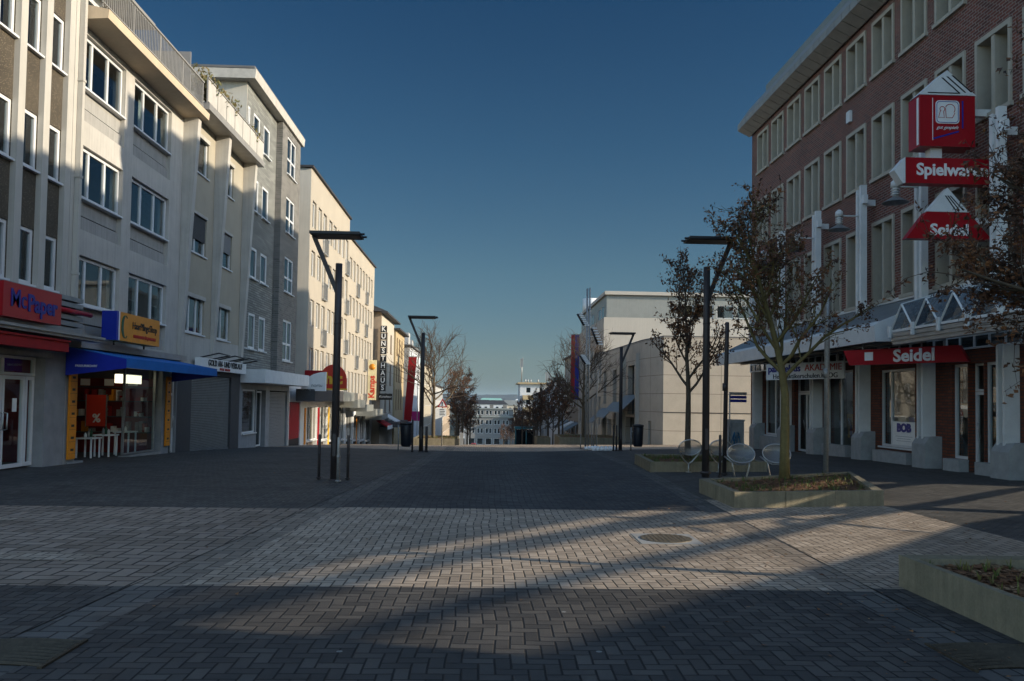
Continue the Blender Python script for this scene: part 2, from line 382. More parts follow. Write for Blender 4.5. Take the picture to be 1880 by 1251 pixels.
# ------------------------------------------------------------------ ground shape
ZL = [(-60, 0), (15, 0), (20, -.05), (28, -.22), (35, -.49), (42, -.78), (48, -1.06), (63, -1.76), (80, -2.7), (110, -4.6), (150, -7.3), (200, -10.5), (300, -15), (420, -18), (9000, -22)]
ZR = [(-60, 0), (19, 0), (28, -.08), (38, -.34), (50, -.78), (60, -1.4), (80, -2.6), (110, -4.6), (150, -7.3), (200, -10.5), (300, -15), (420, -18), (9000, -22)]
def lerp(T, y):
    for (a, b), (c, d) in zip(T, T[1:]):
        if y <= c: return b + (d - b) * max(0, (y - a)) / (c - a)
    return T[-1][1]
def zs_(T, y): return sum(lerp(T, y + d) * w for d, w in ((-3, .25), (0, .5), (3, .25))) if y < 90 else lerp(T, y)
def zg(x, y):
    t = min(1, max(0, (x + 10.3) / 23.1)); sag = .24 * math.exp(-((y - 41) / 6.5) ** 2) * math.exp(-((x - 1) / 6.5) ** 2)
    return zs_(ZL, y) * (1 - t) + zs_(ZR, y) * t - sag
RL = [(-60, -7.5), (0, -3.2), (7.2, -2.62), (12.2, -2.21), (20, -1.62), (27, -1.4), (42, -1.55), (60, -1.9), (400, -4)]
RR = [(-60, 1.2), (0, 2.95), (5.6, 3.12), (7.9, 3.22), (12.8, 3.42), (20, 3.82), (28, 3.98), (42, 4.9), (60, 5.4), (400, 8)]
ys_all = sorted(set([-60, -20, -8, 0, 4] + [5 + i for i in range(60)] + [66 + 3 * i for i in range(16)] + [115 + 10 * i for i in range(31)]))
def sheet(name, xa, xb, y0, y1, dz, mat, nx=6):
    ys = sorted({y0, y1} | {y for y in ys_all if y0 < y < y1}); m = MB(); vs = []; fs = []
    for y in ys:
        a, b = xa(y), xb(y)
        for i in range(nx + 1):
            x = a + (b - a) * i / nx; vs.append((x, y, zg(x, y) + dz))
    for j in range(len(ys) - 1):
        for i in range(nx): q = j * (nx + 1) + i; fs.append((q, q + 1, q + nx + 2, q + nx + 1))
    m.add(vs, fs); o = m.build(name, mat, None, (0, 0, 0)); o['kind'] = 'structure'; return o
K = lambda v: (lambda y: v)
# one terrain sheet out to the horizon
m = MB(); vs = []; fs = []
gy = [-400, -120, -60] + ys_all[1:] + [450, 500, 600, 800, 1100, 1500, 2000, 2600, 3200, 4200, 6000]
gx = [-3000, -1500, -700, -300, -120, -60, -30, -16, -10.3, -5, 0, 5, 12.8, 18, 30, 60, 120, 300, 700, 1500, 3000]
for y in gy:
    for x in gx: vs.append((x, y, zg(x, max(y, -60)) - .03))
n = len(gx)
for j in range(len(gy) - 1):
    for i in range(n - 1): q = j * n + i; fs.append((q, q + 1, q + n + 1, q + n))
m.add(vs, fs); m.build('terrain', terrain_mat, None, (0, 0, 0))['kind'] = 'structure'
lt = lambda T: (lambda y: lerp(T, y))
off = lambda T, d: (lambda y: lerp(T, y) + d)
sheet('road', lt(RL), lt(RR), 12.62, 39.5, 0, road_dark); sheet('crossing_and_sunlit_band', lt(RL), lt(RR), 39.5, 55, 0, pave_band); sheet('road', lt(RL), lt(RR), 55, 420, 0, road_dark)  # crest strip: sunlight put into the colour with paler stones
sheet('crossing_and_sunlit_band', lt(RL), lt(RR), 7.3, 12.62, 0, pave_band)
sheet('road', lt(RL), lt(RR), -60, 7.3, 0, pave_front)
gutter_pale = herring('gutter_pale', [(.18, .148, .115), (.225, .185, .145), (.27, .222, .175)], (.03, .026, .022), w=.14, jw=.05)
for y0, y1, mm in ((-60, 7.3, gutter_mat), (7.3, 12.55, gutter_pale), (12.55, 39.5, gutter_mat), (39.5, 55, gutter_pale), (55, 420, gutter_mat)):  # pale gutter at the crest carries the same painted sunlight
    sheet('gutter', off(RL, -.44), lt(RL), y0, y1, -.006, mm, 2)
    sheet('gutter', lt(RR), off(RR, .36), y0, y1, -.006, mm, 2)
sheet('pavement', K(-14), off(RL, -.44), -60, 7.25, 0, pave_front)
sheet('pavement', K(-14), off(RL, -.44), 7.25, 12.4, 0, pave_brown)
sheet('pavement', K(-14), off(RL, -.44), 12.4, 39.5, 0, pave_fine); sheet('pavement', K(-14), off(RL, -.44), 39.5, 55, 0, pave_band); sheet('pavement', K(-14), off(RL, -.44), 55, 420, 0, pave_fine)  # pale stones at the crest stand in for sunlight
sheet('pavement', off(RR, .36), K(6.75), -60, 7.4, 0, pave_front)
sheet('pavement', off(RR, .36), K(6.75), 7.4, 14.2, 0, pave_band)
sheet('pavement', off(RR, .36), K(6.75), 14.2, 38, 0, pave_fine)
sheet('forecourt', K(6.75), K(40), -60, 38.9, 0, pave_fine)
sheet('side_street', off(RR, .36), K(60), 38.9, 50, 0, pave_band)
sheet('pavement', off(RR, .36), K(16), 50, 420, 0, pave_fine)
# ------------------------------------------------------------------ left side, first building
def corr(mb, fr, u0, u1, z0, z1, n0, nrib, d=.05):
    h = (z1 - z0) / nrib
    for i in range(nrib):
        fr.box(mb, u0, u1, z0 + i * h + .01, z0 + (i + 1) * h - .035, n0, n0 + d); fr.box(mb, u0, u1, z0 + (i + 1) * h - .033, z0 + (i + 1) * h + .008, n0, n0 + d * .35)
def room(b, fr, u0, u1, zs, back=1.3, mat=None):
    m = MB()
    for a, c in zs: m.quad(fr.p(u0, a, -back), fr.p(u1, a, -back), fr.p(u1, c, -back), fr.p(u0, c, -back))
    for z in {v for a, c in zs for v in (a, c)}: m.quad(fr.p(u0, z, -.25), fr.p(u1, z, -.25), fr.p(u1, z, -back), fr.p(u0, z, -back))
    return m.build('interior_wall', mat or room_dark, b)
LF = L_frame()
def left_office():
    b = thing('office_building', 'nearest left building with brown pebbled panels between pale pilasters above the stationery shop', 'building', (-10.3, 15, 0)); fr = LF
    cs = [20.97 - 1.02 * k for k in range(1, 11)]   # pilaster centres
    rows = [(4.11, 5.38), (6.71, 8.0), (9.39, 10.67), (12.07, 13.3)]
    wins = [(c - 1.02 + .13, c - .13) for c in cs[:-1]]
    m = MB(); ops = [(a, c, z0, z1) for a, c in wins for z0, z1 in rows]
    wall(m, fr, 10.6, 20.45, 3.0, 14.2, ops, .16); shell(m, fr, 10.6, 20.45, 3.0, 14.2, 9)
    m.build('wall', brown_pebble, b)
    m = MB(); fr.box(m, 10.5, 20.5, 14.2, 14.5, -9.2, .35); m.build('roof', bitumen, b)
    for c in cs + [20.27]:
        m = MB(); w = .13 if c < 20.1 else .17
        fr.box(m, c - w, c + w, 3.0, 14.19, .002, .13); m.build('pilaster', pilaster_paint, b)
    for i, (a, c) in enumerate(wins):
        for j, (z0, z1) in enumerate(rows):
            window(b, fr, a, c, z0, z1, -.10, fw=.085, gm=clear_up, sill=True, cur=1 + (i * 2 + j) % 4)
    room(b, fr, 10.8, 20.3, [(3.0, 5.9), (5.9, 8.6), (8.6, 11.3), (11.3, 14)], 1.1)
    m = MB(); fr.box(m, 20.26, 20.38, 3.0, 14.2, .14, .26); 
    for z in (4.6, 7, 9.4, 11.8): fr.box(m, 20.24, 20.4, z, z + .06, .13, .275)
    m.build('drainpipe', pilaster_paint, b)
    # shop front
    m = MB(); wall(m, fr, 10.6, 20.45, -.3, 3.0, [(16.2, 19.5, -.3, 2.5), (11.2, 15.8, .4, 2.5)], .35); m.build('shop_wall', shop_grey, b)
    m = MB(); fr.box(m, 15.6, 19.75, 2.5, 2.62, .0, .06); m.build('lintel', concrete, b)
    window(b, fr, 11.2, 15.8, .4, 2.5, -.3, mull=(.33, .66), gm=clear, fw=.08)
    window(b, fr, 16.2, 19.5, 2.07, 2.5, -.3, mull=(.29, .615), gm=clear, fw=.06, sill=False, name='transom_window')
    for a, c, nm, hu in ((16.25, 17.18, 'door', None), (17.2, 18.2, 'door', 18.13), (18.22, 19.1, 'door', 18.3), (19.12, 19.48, 'side_window', None)):
        d = window(b, fr, a, c, .0, 2.06, -.3, gm=clear, fw=.085, sill=False, name=nm)
        if hu:
            h = MB(); h.tube([fr.p(hu, .85, -.23), fr.p(hu, .87, -.15), fr.p(hu, 1.22, -.15), fr.p(hu, 1.24, -.23)], .016, 8); h.build('handle', steel, d)
    m = MB()
    m.quad(fr.p(10.7, -.02, -3.2), fr.p(20.3, -.02, -3.2), fr.p(20.3, 2.9, -3.2), fr.p(10.7, 2.9, -3.2)); m.quad(fr.p(20.2, 0, -.3), fr.p(20.2, 2.9, -.3), fr.p(20.2, 2.9, -3.2), fr.p(20.2, 0, -3.2))
    m.quad(fr.p(10.7, 2.9, -.3), fr.p(20.3, 2.9, -.3), fr.p(20.3, 2.9, -3.2), fr.p(10.7, 2.9, -3.2))
    for u in (17.9, 18.8, 19.4): fr.box(m, u - .25, u + .22, 0, .95, -1.5, -1.1)
    m.build('shop_interior', room_red, b)
    # corrugated fascia band and thin canopy
    m = MB(); corr(m, fr, 11, 20.3, 3.12, 4.02, .14, 6, .3); m.build('fascia', ribbed_metal, b)
    m = MB(); fr.box(m, 11, 20.42, 3.0, 3.06, .0, .95); fr.box(m, 11, 20.42, 2.94, 3.0, .6, .9); m.build('canopy', sheet_metal, b)
    m = MB(); m.tube([fr.p(18.6, 3.62, .5), fr.p(20.55, 3.62, .5)], .06, 8); m.build('neon_tube', red_sign, b)
    # sign
    s = thing('shop_sign', 'red box sign with blue stationery lettering on the corrugated fascia', 'sign', fr.p(17.6, 3.2, .5))
    g = MB(); fr.box(g, 16.45, 18.68, 3.2, 3.9, .48, .74); g.build('sign_box', red_sign, s)
    text('Mc', .52, fr, 16.98, 3.58, .745, letter_blue, s, bold=.004, sx=.95); text('Paper', .50, fr, 17.90, 3.54, .745, letter_blue, s, bold=.014, sx=1.02)
    aw = MB(); fr.box(aw, 12, 18.95, 2.62, 2.84, .62, .80); aw.prism([fr.p(12, 2.86, .55), fr.p(12, 2.93, .55), fr.p(12, 2.88, .84), fr.p(12, 2.84, .84)], (0, 6.95, 0))
    tag(aw.build('rolled_awning', red_cloth), 'dark red rolled-in awning above the white stationery shop doors', 'awning')
left_office()
# small notices on the shop doors
for (u, z, w, h, mt, lab) in ((18.75, 1.25, .17, .3, letter_white, 'small white notice taped inside the right glass shop door'), (17.7, .98, .3, .24, yellow, 'yellow notice on the left glass shop door')):
    m = MB(); LF.box(m, u - w / 2, u + w / 2, z, z + h, -.262, -.256); tag(m.build('notice', mt), lab, 'notice')
# ------------------------------------------------------------------ left side, second building (hair shop)
def left_white():
    b = thing('white_apartment_building', 'white rendered building with three rows of triple windows above the blue awning', 'building', (-10.3, 24, -.2)); fr = LF
    rows = [(3.95, 5.2, 3.1), (6.68, 8.0, 5.85), (9.5, 10.87, 8.63)]; cols = [(20.62, 23.2), (23.78, 26.58)]
    m = MB(); ops = [(a, c, p, z1) for a, c in cols for z0, z1, p in rows]
    wall(m, fr, 20.47, 27.75, 2.9, 11.3, ops, .36); shell(m, fr, 20.47, 27.75, -1, 11.3, 9); m.build('wall', haar_paint, b)
    for i, (a, c) in enumerate(cols):
        for j, (z0, z1, p) in enumerate(rows):
            window(b, fr, a + .02, c - .02, z0, z1 - .02, -.17, mull=(.31, .665), fw=.075, gm=clear_up, cur=1 + (i + 2 * j) % 4)
            g = MB(); fr.box(g, a + .002, c - .002, p + .40, z0 - .06, -.34, -.13); fr.box(g, a + .002, c - .002, p + .002, p + .355, -.34, -.09); g.build('spandrel_panel', spandrel_grey, b)
    room(b, fr, 20.6, 27.6, [(3.0, 5.6), (5.6, 8.4), (8.4, 11.2)], 1.3)
    m = MB(); m.prism([fr.p(20.47, 11.30, -9), fr.p(20.47, 11.05, .02), fr.p(20.47, 11.10, .72), fr.p(20.47, 11.32, .74), fr.p(20.47, 11.42, .2), fr.p(20.47, 11.42, -9)], (0, 7.5, 0)); m.build('cornice', gold_soffit, b)
    # roof terrace
    m = MB()
    for i in range(68): fr.box(m, 20.5 + i * .107, 20.52 + i * .107, 11.45, 12.32, .56, .58)
    fr.box(m, 20.47, 27.8, 12.32, 12.37, .54, .60); fr.box(m, 20.47, 27.8, 11.5, 11.53, .55, .59)
    for u in (20.5, 22.3, 24.1, 25.9, 27.75): fr.box(m, u, u + .04, 11.4, 12.33, .53, .57)
    m.build('railing', sheet_metal, b)
    m = MB(); fr.box(m, 26.85, 26.9, 11.43, 13.0, -1.6, .45); m.build('terrace_screen', blind_grey, b)
    m = MB(); wall(m, fr, 20.47, 26.4, 11.42, 13.7, [(21, 23.4, 11.6, 13.4), (24, 25.8, 11.6, 13.4)], .1, -1.6); m.quad(fr.p(26.4, 11.4, -1.6), fr.p(26.4, 13.7, -1.6), fr.p(26.4, 13.7, -9), fr.p(26.4, 11.4, -9)); m.build('penthouse_wall', white_paint, b)
    for a, c in ((21, 23.4), (24, 25.8)): window(b, fr, a, c, 11.6, 13.4, -1.68, mull=(.5,), sill=False)
    m = MB(); fr.box(m, 20.47, 26.9, 13.7, 13.9, -9, -.75); m.build('roof', sheet_metal, b)
    # shop zone
    m = MB(); fr.box(m, 20.47, 27.6, 2.82, 3.0, -.1, .34); m.build('awning_box', sheet_metal, b)
    m = MB(); wall(m, fr, 20.47, 27.75, -.6, 2.9, [(20.95, 26.5, -.6, 2.6), (27.12, 27.7, -.6, 2.4)], .3); m.build('shop_wall', shop_grey, b)
    for a, c, nm in ((20.97, 21.35, 'shop_window'), (24.2, 26.45, 'shop_window')):
        window(b, fr, a, c, -.08, 2.5, -.25, gm=clear, fw=.04, name=nm, fm=galv, sill=False)
    m = MB(); fr.box(m, 24.15, 26.5, -.5, -.1, -.3, .02); fr.box(m, 20.6, 21.4, -.4, -.03, -.3, .03); m.build('plinth', concrete, b)
    m = MB(); m.quad(fr.p(20.6, -.2, -4), fr.p(27.0, -.2, -4), fr.p(27, 2.7, -4), fr.p(20.6, 2.7, -4)); m.quad(fr.p(27, -.2, -.3), fr.p(27, 2.7, -.3), fr.p(27, 2.7, -4), fr.p(27, -.2, -4)); m.quad(fr.p(20.6, 2.62, -.3), fr.p(27, 2.62, -.3), fr.p(27, 2.62, -4), fr.p(20.6, 2.62, -4))
    for z in (.5, 1.0, 1.5, 2.0):
        fr.box(m, 22.4, 26.8, z, z + .03, -3.98, -3.6)
    m.build('shop_interior', room_red, b)
    rq = random.Random(4); sw = C_frame(26.95)
    m = MB()
    for z in (.45, .95, 1.45, 1.9): sw.box(m, -14.1, -10.75, z, z + .03, .02, .38)
    sw.box(m, -14.1, -10.75, 2.2, 2.6, .01, .3); m.build('shelf', shutter_dark, b)
    for mt, pr in ((letter_white, .24), (orange_sign, .14), (red_cloth, .22), (galv, .14)):
        for z in (.485, .985, 1.485):
            x = -14.05
            while x < -10.85:
                w = rq.uniform(.06, .16)
                if rq.random() < pr: m = MB(); sw.box(m, x, x + w * .85, z, z + rq.uniform(.1, .36), .1, .34); m.build('product_box', mt, b)
                x += w
    for i in range(4): m = MB(); sw.box(m, -13.7 + i * .75, -13.4 + i * .75, 1.96, 2.17, .3, .31); m.build('price_card', letter_white, b)
    m = MB(); m.quad(fr.p(20.6, -.14, -.02), fr.p(27, -.22, -.02), fr.p(27, -.22, -4), fr.p(20.6, -.14, -4)); m.build('shop_floor', concrete, b)
    d = window(b, fr, 27.15, 27.68, -.35, 2.3, -.15, gm=glass, fw=.09, trans=(.78,), sill=False, name='door')
    h = MB(); h.tube([fr.p(27.6, .6, -.08), fr.p(27.6, 1.0, -.03)], .015, 6); h.build('handle', steel, d)
    # orange panels beside the shop window
    for a, c, lab in ((20.55, 20.9, 'tall orange product strip left of the hair shop window'), (26.72, 27.06, 'tall orange product strip right of the hair shop window')):
        s = thing('advert_panel', lab, 'sign', fr.p((a + c) / 2, 0, .05), 'orange strips framing the hair shop window'); g = MB(); fr.box(g, a, c, .05, 2.28, .02, .07); g.build('panel', orange_sign, s)
        g = MB()
        for i in range(7): fr.box(g, a + .1, c - .1, .25 + i * .3, .31 + i * .3, .071, .074); fr.box(g, a, c, .18 + i * .3, .186 + i * .3, .071, .073)
        g.build('print', letter_black, s)
left_white()
fr = LF
s = thing('awning', 'blue fabric awning spread over the hair shop window', 'awning', fr.p(23.5, 2.3, .8))
g = MB(); n = 26
for i in range(n):
    a = 20.34 + (27.1 - 20.34) * i / n; c = 20.34 + (27.1 - 20.34) * (i + 1) / n
    g.hexa([fr.p(a, 2.80, .05), fr.p(c, 2.80, .05), fr.p(c, 2.53 + .008 * (i % 2), 1.5), fr.p(a, 2.53 + .008 * ((i + 1) % 2), 1.5), fr.p(a, 2.83, .05), fr.p(c, 2.83, .05), fr.p(c, 2.56 + .008 * (i % 2), 1.5), fr.p(a, 2.56 + .008 * ((i + 1) % 2), 1.5)])
g.build('canopy_fabric', blue_awn, s)
g = MB(); fr.box(g, 20.34, 27.1, 2.33, 2.57, 1.5, 1.52); g.build('valance', blue_awn, s)
g = MB(); g.prism([fr.p(20.33, 2.82, .05), fr.p(20.33, 2.55, 1.51), fr.p(20.33, 2.32, 1.51), fr.p(20.33, 2.12, .05)], (0, -.01, 0)); g.build('side_panel', blue_awn_side, s); g = MB(); g.prism([fr.p(27.11, 2.82, .05), fr.p(27.11, 2.55, 1.51), fr.p(27.11, 2.32, 1.51), fr.p(27.11, 2.12, .05)], (0, .01, 0)); g.build('side_panel', blue_awn_side, s)
text('FRISEURBEDARF', .075, C_frame(20.318), -9.75, 2.36, 0, letter_white, s)
s = thing('shop_sign', 'orange hair shop box sign with a green swoosh and blue edge', 'sign', fr.p(22.7, 3.08, .5))
g = MB(); fr.box(g, 21.5, 24.1, 3.08, 3.83, .45, .8); g.build('sign_box', orange_sign, s)
g = MB(); fr.box(g, 21.42, 21.5, 3.08, 3.83, .44, .805); g.build('white_edge', letter_white, s)
g = MB(); fr.box(g, 21.3, 21.42, 3.08, 3.83, .43, .81); g.build('blue_edge', blue_sign, s)
g = MB()
for u in (21.8, 23.7): fr.box(g, u, u + .04, 2.98, 3.08, .5, .54)
g.build('bracket', dark_metal, s)
g = MB(); pts = [(21.82 + .17 * math.cos(t), 3.46 + .3 * math.sin(t)) for t in [R(50 + 260 * i / 14) for i in range(15)]]
for i in range(14):
    w0 = .012 + .05 * math.sin(math.pi * i / 14); w1 = .012 + .05 * math.sin(math.pi * (i + 1) / 14); (a, c), (d, e) = pts[i], pts[i + 1]
    g.hexa([fr.p(a - w0, c, .801), fr.p(a + w0, c, .801), fr.p(d + w1, e, .801), fr.p(d - w1, e, .801), fr.p(a - w0, c, .812), fr.p(a + w0, c, .812), fr.p(d + w1, e, .812), fr.p(d - w1, e, .812)])
g.build('swoosh', green_dark, s)
text('HaarPflegeShop', .28, fr, 23.07, 3.53, .802, letter_black, s, sx=.92); text('FRISEURBEDARF FÜR JEDERMANN', .115, fr, 23.07, 3.25, .802, letter_red, s, sx=.85, bold=.003)
# goods in the hair shop window
s = thing('sale_poster', 'dark orange sale poster with white percent sign hanging in hair shop', 'poster', (-12.1, 26.0, .68)); pf_ = C_frame(26.0); g = MB(); pf_.box(g, -12.42, -11.82, .68, 1.66, 0, .02); g.build('sheet', orange_red, s); text('%', .36, pf_, -12.1, .92, .024, letter_white, s, bold=.01)
g = MB(); pf_.box(g, -12.45, -12.42, .66, 1.68, 0, .03); pf_.box(g, -11.82, -11.79, .66, 1.68, 0, .03); g.build('frame', galv, s)
s = thing('ceiling_lamp', 'lit white light box under the ceiling at the right of the hair shop', 'lamp', fr.p(25.5, 2.2, -.6))
lm, k, b_, o_ = new_mat('lamp_glow'); b_.inputs['Emission Color'].default_value = (1, .9, .65, 1); b_.inputs['Emission Strength'].default_value = 1.6; b_.inputs['Base Color'].default_value = (.6, .55, .4, 1)
g = MB(); fr.box(g, 24.5, 26.1, 2.02, 2.28, -.62, -.5); g.build('light_panel', lm, s); g = MB(); fr.box(g, 24.45, 26.15, 2.29, 2.34, -.65, -.47); g.build('housing', dark_metal, s)
for i, (u, n_) in enumerate(((23.6, -.9), (24.35, -.75), (25.3, -.6))):
    s = thing('display_table', ['low white display table nearest the hair shop entrance', 'middle low white display table in hair shop window', 'low white display table at right of hair shop window'][i], 'table', fr.p(u, -.12, n_), 'white display tables in the hair shop window')
    h = .45 + .06 * i; g = MB(); fr.box(g, u - .3, u + .3, h - .04, h, n_ - .25, n_ + .25); g.build('tabletop', letter_white, s)
    for du in (-.27, .23):
        for dn in (-.22, .18): g = MB(); fr.box(g, u + du, u + du + .04, -.13, h - .042, n_ + dn, n_ + dn + .04); g.build('leg', letter_white, s)
    for q in range(3):
        g = MB(); p = fr.p(u - .18 + .17 * q, h + .002, n_); hh = .14 + .05 * ((q + i) % 3); g.tube([p, (p[0], p[1], p[2] + hh * .75), (p[0], p[1], p[2] + hh * .8), (p[0], p[1], p[2] + hh)], [.04, .04, .02, .018], 8)
        tag(g.build('bottle', [letter_white, galv, green_dark][(q + i) % 3]), 'hair care bottle standing on a white display table', 'bottle', 'bottles on the display tables')
# ------------------------------------------------------------------ left side, third building (slanting fins)
def left_fins():
    b = thing('finned_building', 'pale building with slanting fins between beige panels and a planted roof terrace', 'building', (-10.3, 31, -.5)); fr = LF
    rows = [(3.88, 5.27), (6.73, 8.2), (9.62, 11.03)]; cols = [(28.15, 30.15), (31.35, 33.15)]
    m = MB(); ops = [(a, c, z0, z1) for a, c in cols for z0, z1 in rows]
    wall(m, fr, 27.75, 34.75, 3.8, 11.5, ops, .2); shell(m, fr, 27.75, 34.75, -1, 11.5, 9); m.build('wall', beige_panel, b)
    m = MB(); wall(m, fr, 27.75, 34.75, 2.75, 3.8, [], .2, .004); m.build('base_wall', haar_paint, b)
    for i, (a, c) in enumerate(cols):
        for j, (z0, z1) in enumerate(rows):
            w = window(b, fr, a, c, z0, z1, -.14, mull=(.33, .68) if j == 0 and i == 0 else (.5,), fw=.07, gm=clear_up, cur=1 + (i + j) % 4)
            if j == 1:
                g = MB(); zz = z0 + (.52 if i == 0 else .62)
                for q in range(int((z1 - .08 - zz) / .055)): fr.box(g, a + .04, c - .04, zz + q * .055, zz + q * .055 + .048, -.06, -.035)
                g.build('roller_blind', shutter_dark if i == 0 else blind_grey, b)
            g = MB(); fr.box(g, a, c, z1 - .14 if j != 1 else z1 - .1, z1 - .002, -.06, .05); g.build('blind_box', haar_paint, b)
    room(b, fr, 27.9, 34.6, [(2.9, 5.6), (5.6, 8.5), (8.5, 11.4)], 1.3)
    for u in (27.75, 31.0, 34.55):
        m = MB(); m.hexa([fr.p(u - .14, 2.75, .006), fr.p(u + .14, 2.75, .006), fr.p(u + .14, 2.75, .10), fr.p(u - .14, 2.75, .10), fr.p(u - .14, 11.5, .006), fr.p(u + .14, 11.5, .006), fr.p(u + .14, 11.5, .52), fr.p(u - .14, 11.5, .52)]); m.build('fin', haar_paint, b)
    m = MB(); fr.box(m, 27.98, 35.0, 11.5, 11.72, -9, .72); m.build('terrace_slab', sheet_metal, b)
    for i in range(7):
        m = MB(); fr.box(m, 28.05 + i, 28.98 + i, 11.8, 12.55, .62, .65); m.build('balustrade_panel', haar_paint, b)
    m = MB(); fr.box(m, 28.0, 35.05, 12.57, 12.62, .6, .67)
    for i in range(8): fr.box(m, 28.0 + i, 28.04 + i, 11.72, 12.57, .6, .64)
    m.build('railing', sheet_metal, b)
    m = MB(); fr.box(m, 34.66, 34.75, 2.8, 11.48, .02, .11)
    for z in (4, 6, 8, 10): fr.box(m, 34.64, 34.77, z, z + .05, .01, .125)
    m.build('drainpipe', galv, b)
    # shop level: dark reveal, lattice shutter
    m = MB(); wall(m, fr, 27.75, 34.75, -1, 2.75, [(29.1, 33.6, -1, 2.45)], .12); m.build('shop_wall', shutter_dark, b)
    g = MB()
    for i in range(46): fr.box(g, 29.12, 33.58, -.36 + i * .061, -.36 + i * .061 + .034, -.10, -.075)
    for i in range(38): fr.box(g, 29.15 + i * .118, 29.15 + i * .118 + .03, -.36, 2.42, -.106, -.083)
    fr.box(g, 29.12, 33.58, -.5, -.38, -.11, -.05); g.build('lattice_shutter', ribbed_metal, b)
    m = MB(); m.quad(fr.p(29, -1, -1.2), fr.p(33.7, -1, -1.2), fr.p(33.7, 2.6, -1.2), fr.p(29, 2.6, -1.2)); m.build('shop_interior', room_dark, b)
    s = thing('shop_sign', 'white gold-buying sign board with black capitals above the lattice shutter', 'sign', fr.p(32, 2.6, .3))
    g = MB(); fr.box(g, 29.0, 34.5, 2.62, 3.04, .12, .32); g.build('sign_box', letter_white, s)
    text('GOLD AN- UND VERKAUF', .31, fr, 31.85, 2.88, .325, letter_black, s, sx=1.12, bold=.006); text('SOFORT  BARGELD', .13, fr, 31.7, 2.69, .325, letter_red, s, sx=1.1)
    g = MB()
    for u in (29.6, 31.5, 33.4): g.tube([fr.p(u, 3.06, .1), fr.p(u, 3.22, .75), fr.p(u + 1.3, 3.2, .75), fr.p(u + 1.3, 3.06, .1)], .025, 6)
    g.build('lamp_bracket', dark_metal, s)
left_fins()
def leafball(mb, c, r, n, size, rg, flat=1.):
    for _ in range(n):
        d = Vector((rg.gauss(0, 1), rg.gauss(0, 1), rg.gauss(0, 1) * flat)).normalized() * (r * rg.random() ** .45); p = Vector(c) + d
        a = Vector((rg.gauss(0, 1), rg.gauss(0, 1), rg.gauss(0, 1))).normalized(); q = a.orthogonal().normalized(); s = size * (.6 + .8 * rg.random())
        mb.add([p - a * s, p + q * s * .5, p + a * s, p - q * s * .5], [(0, 1, 2, 3)])
rg = random.Random(3)
for i, (u, n_, h) in enumerate(((28.3, .2, .55), (29.0, .3, .5), (30.1, .25, .35), (31.0, .3, .7), (32.5, .2, .3), (33.9, .3, .45))):
    t = thing('terrace_shrub', ['yellowish shrub at the near corner of the roof terrace', 'second dense shrub from the near end of the roof terrace', 'low shrub behind the third balustrade panel', 'loose taller shrub mid roof terrace', 'small trailing shrub behind the balustrade', 'reddish shrub at the far end of the roof terrace'][i], 'shrub', fr.p(u, 11.72, n_), 'shrubs on the roof terrace')
    g = MB(); leafball(g, fr.p(u, 12.35 + h * .5, n_), .42 + h * .2, 260, .07, rg, .8)
    leafball(g, fr.p(u + .3, 12.25 + h * .3, n_), .35, 120, .06, rg, .8); g.build('foliage', shrub_mat, t)
    g = MB()
    for q in range(5): g.tube([fr.p(u, 12.0, n_), fr.p(u + rg.uniform(-.3, .3), 12.4 + h, n_ + rg.uniform(-.2, .2))], [.02, .006], 5)
    g.build('stem', twig_mat, t)
    g = MB(); g.tube([fr.p(u, 11.72, n_), fr.p(u, 12.05, n_)], [.16, .2], 10); g.build('pot', concrete, t)
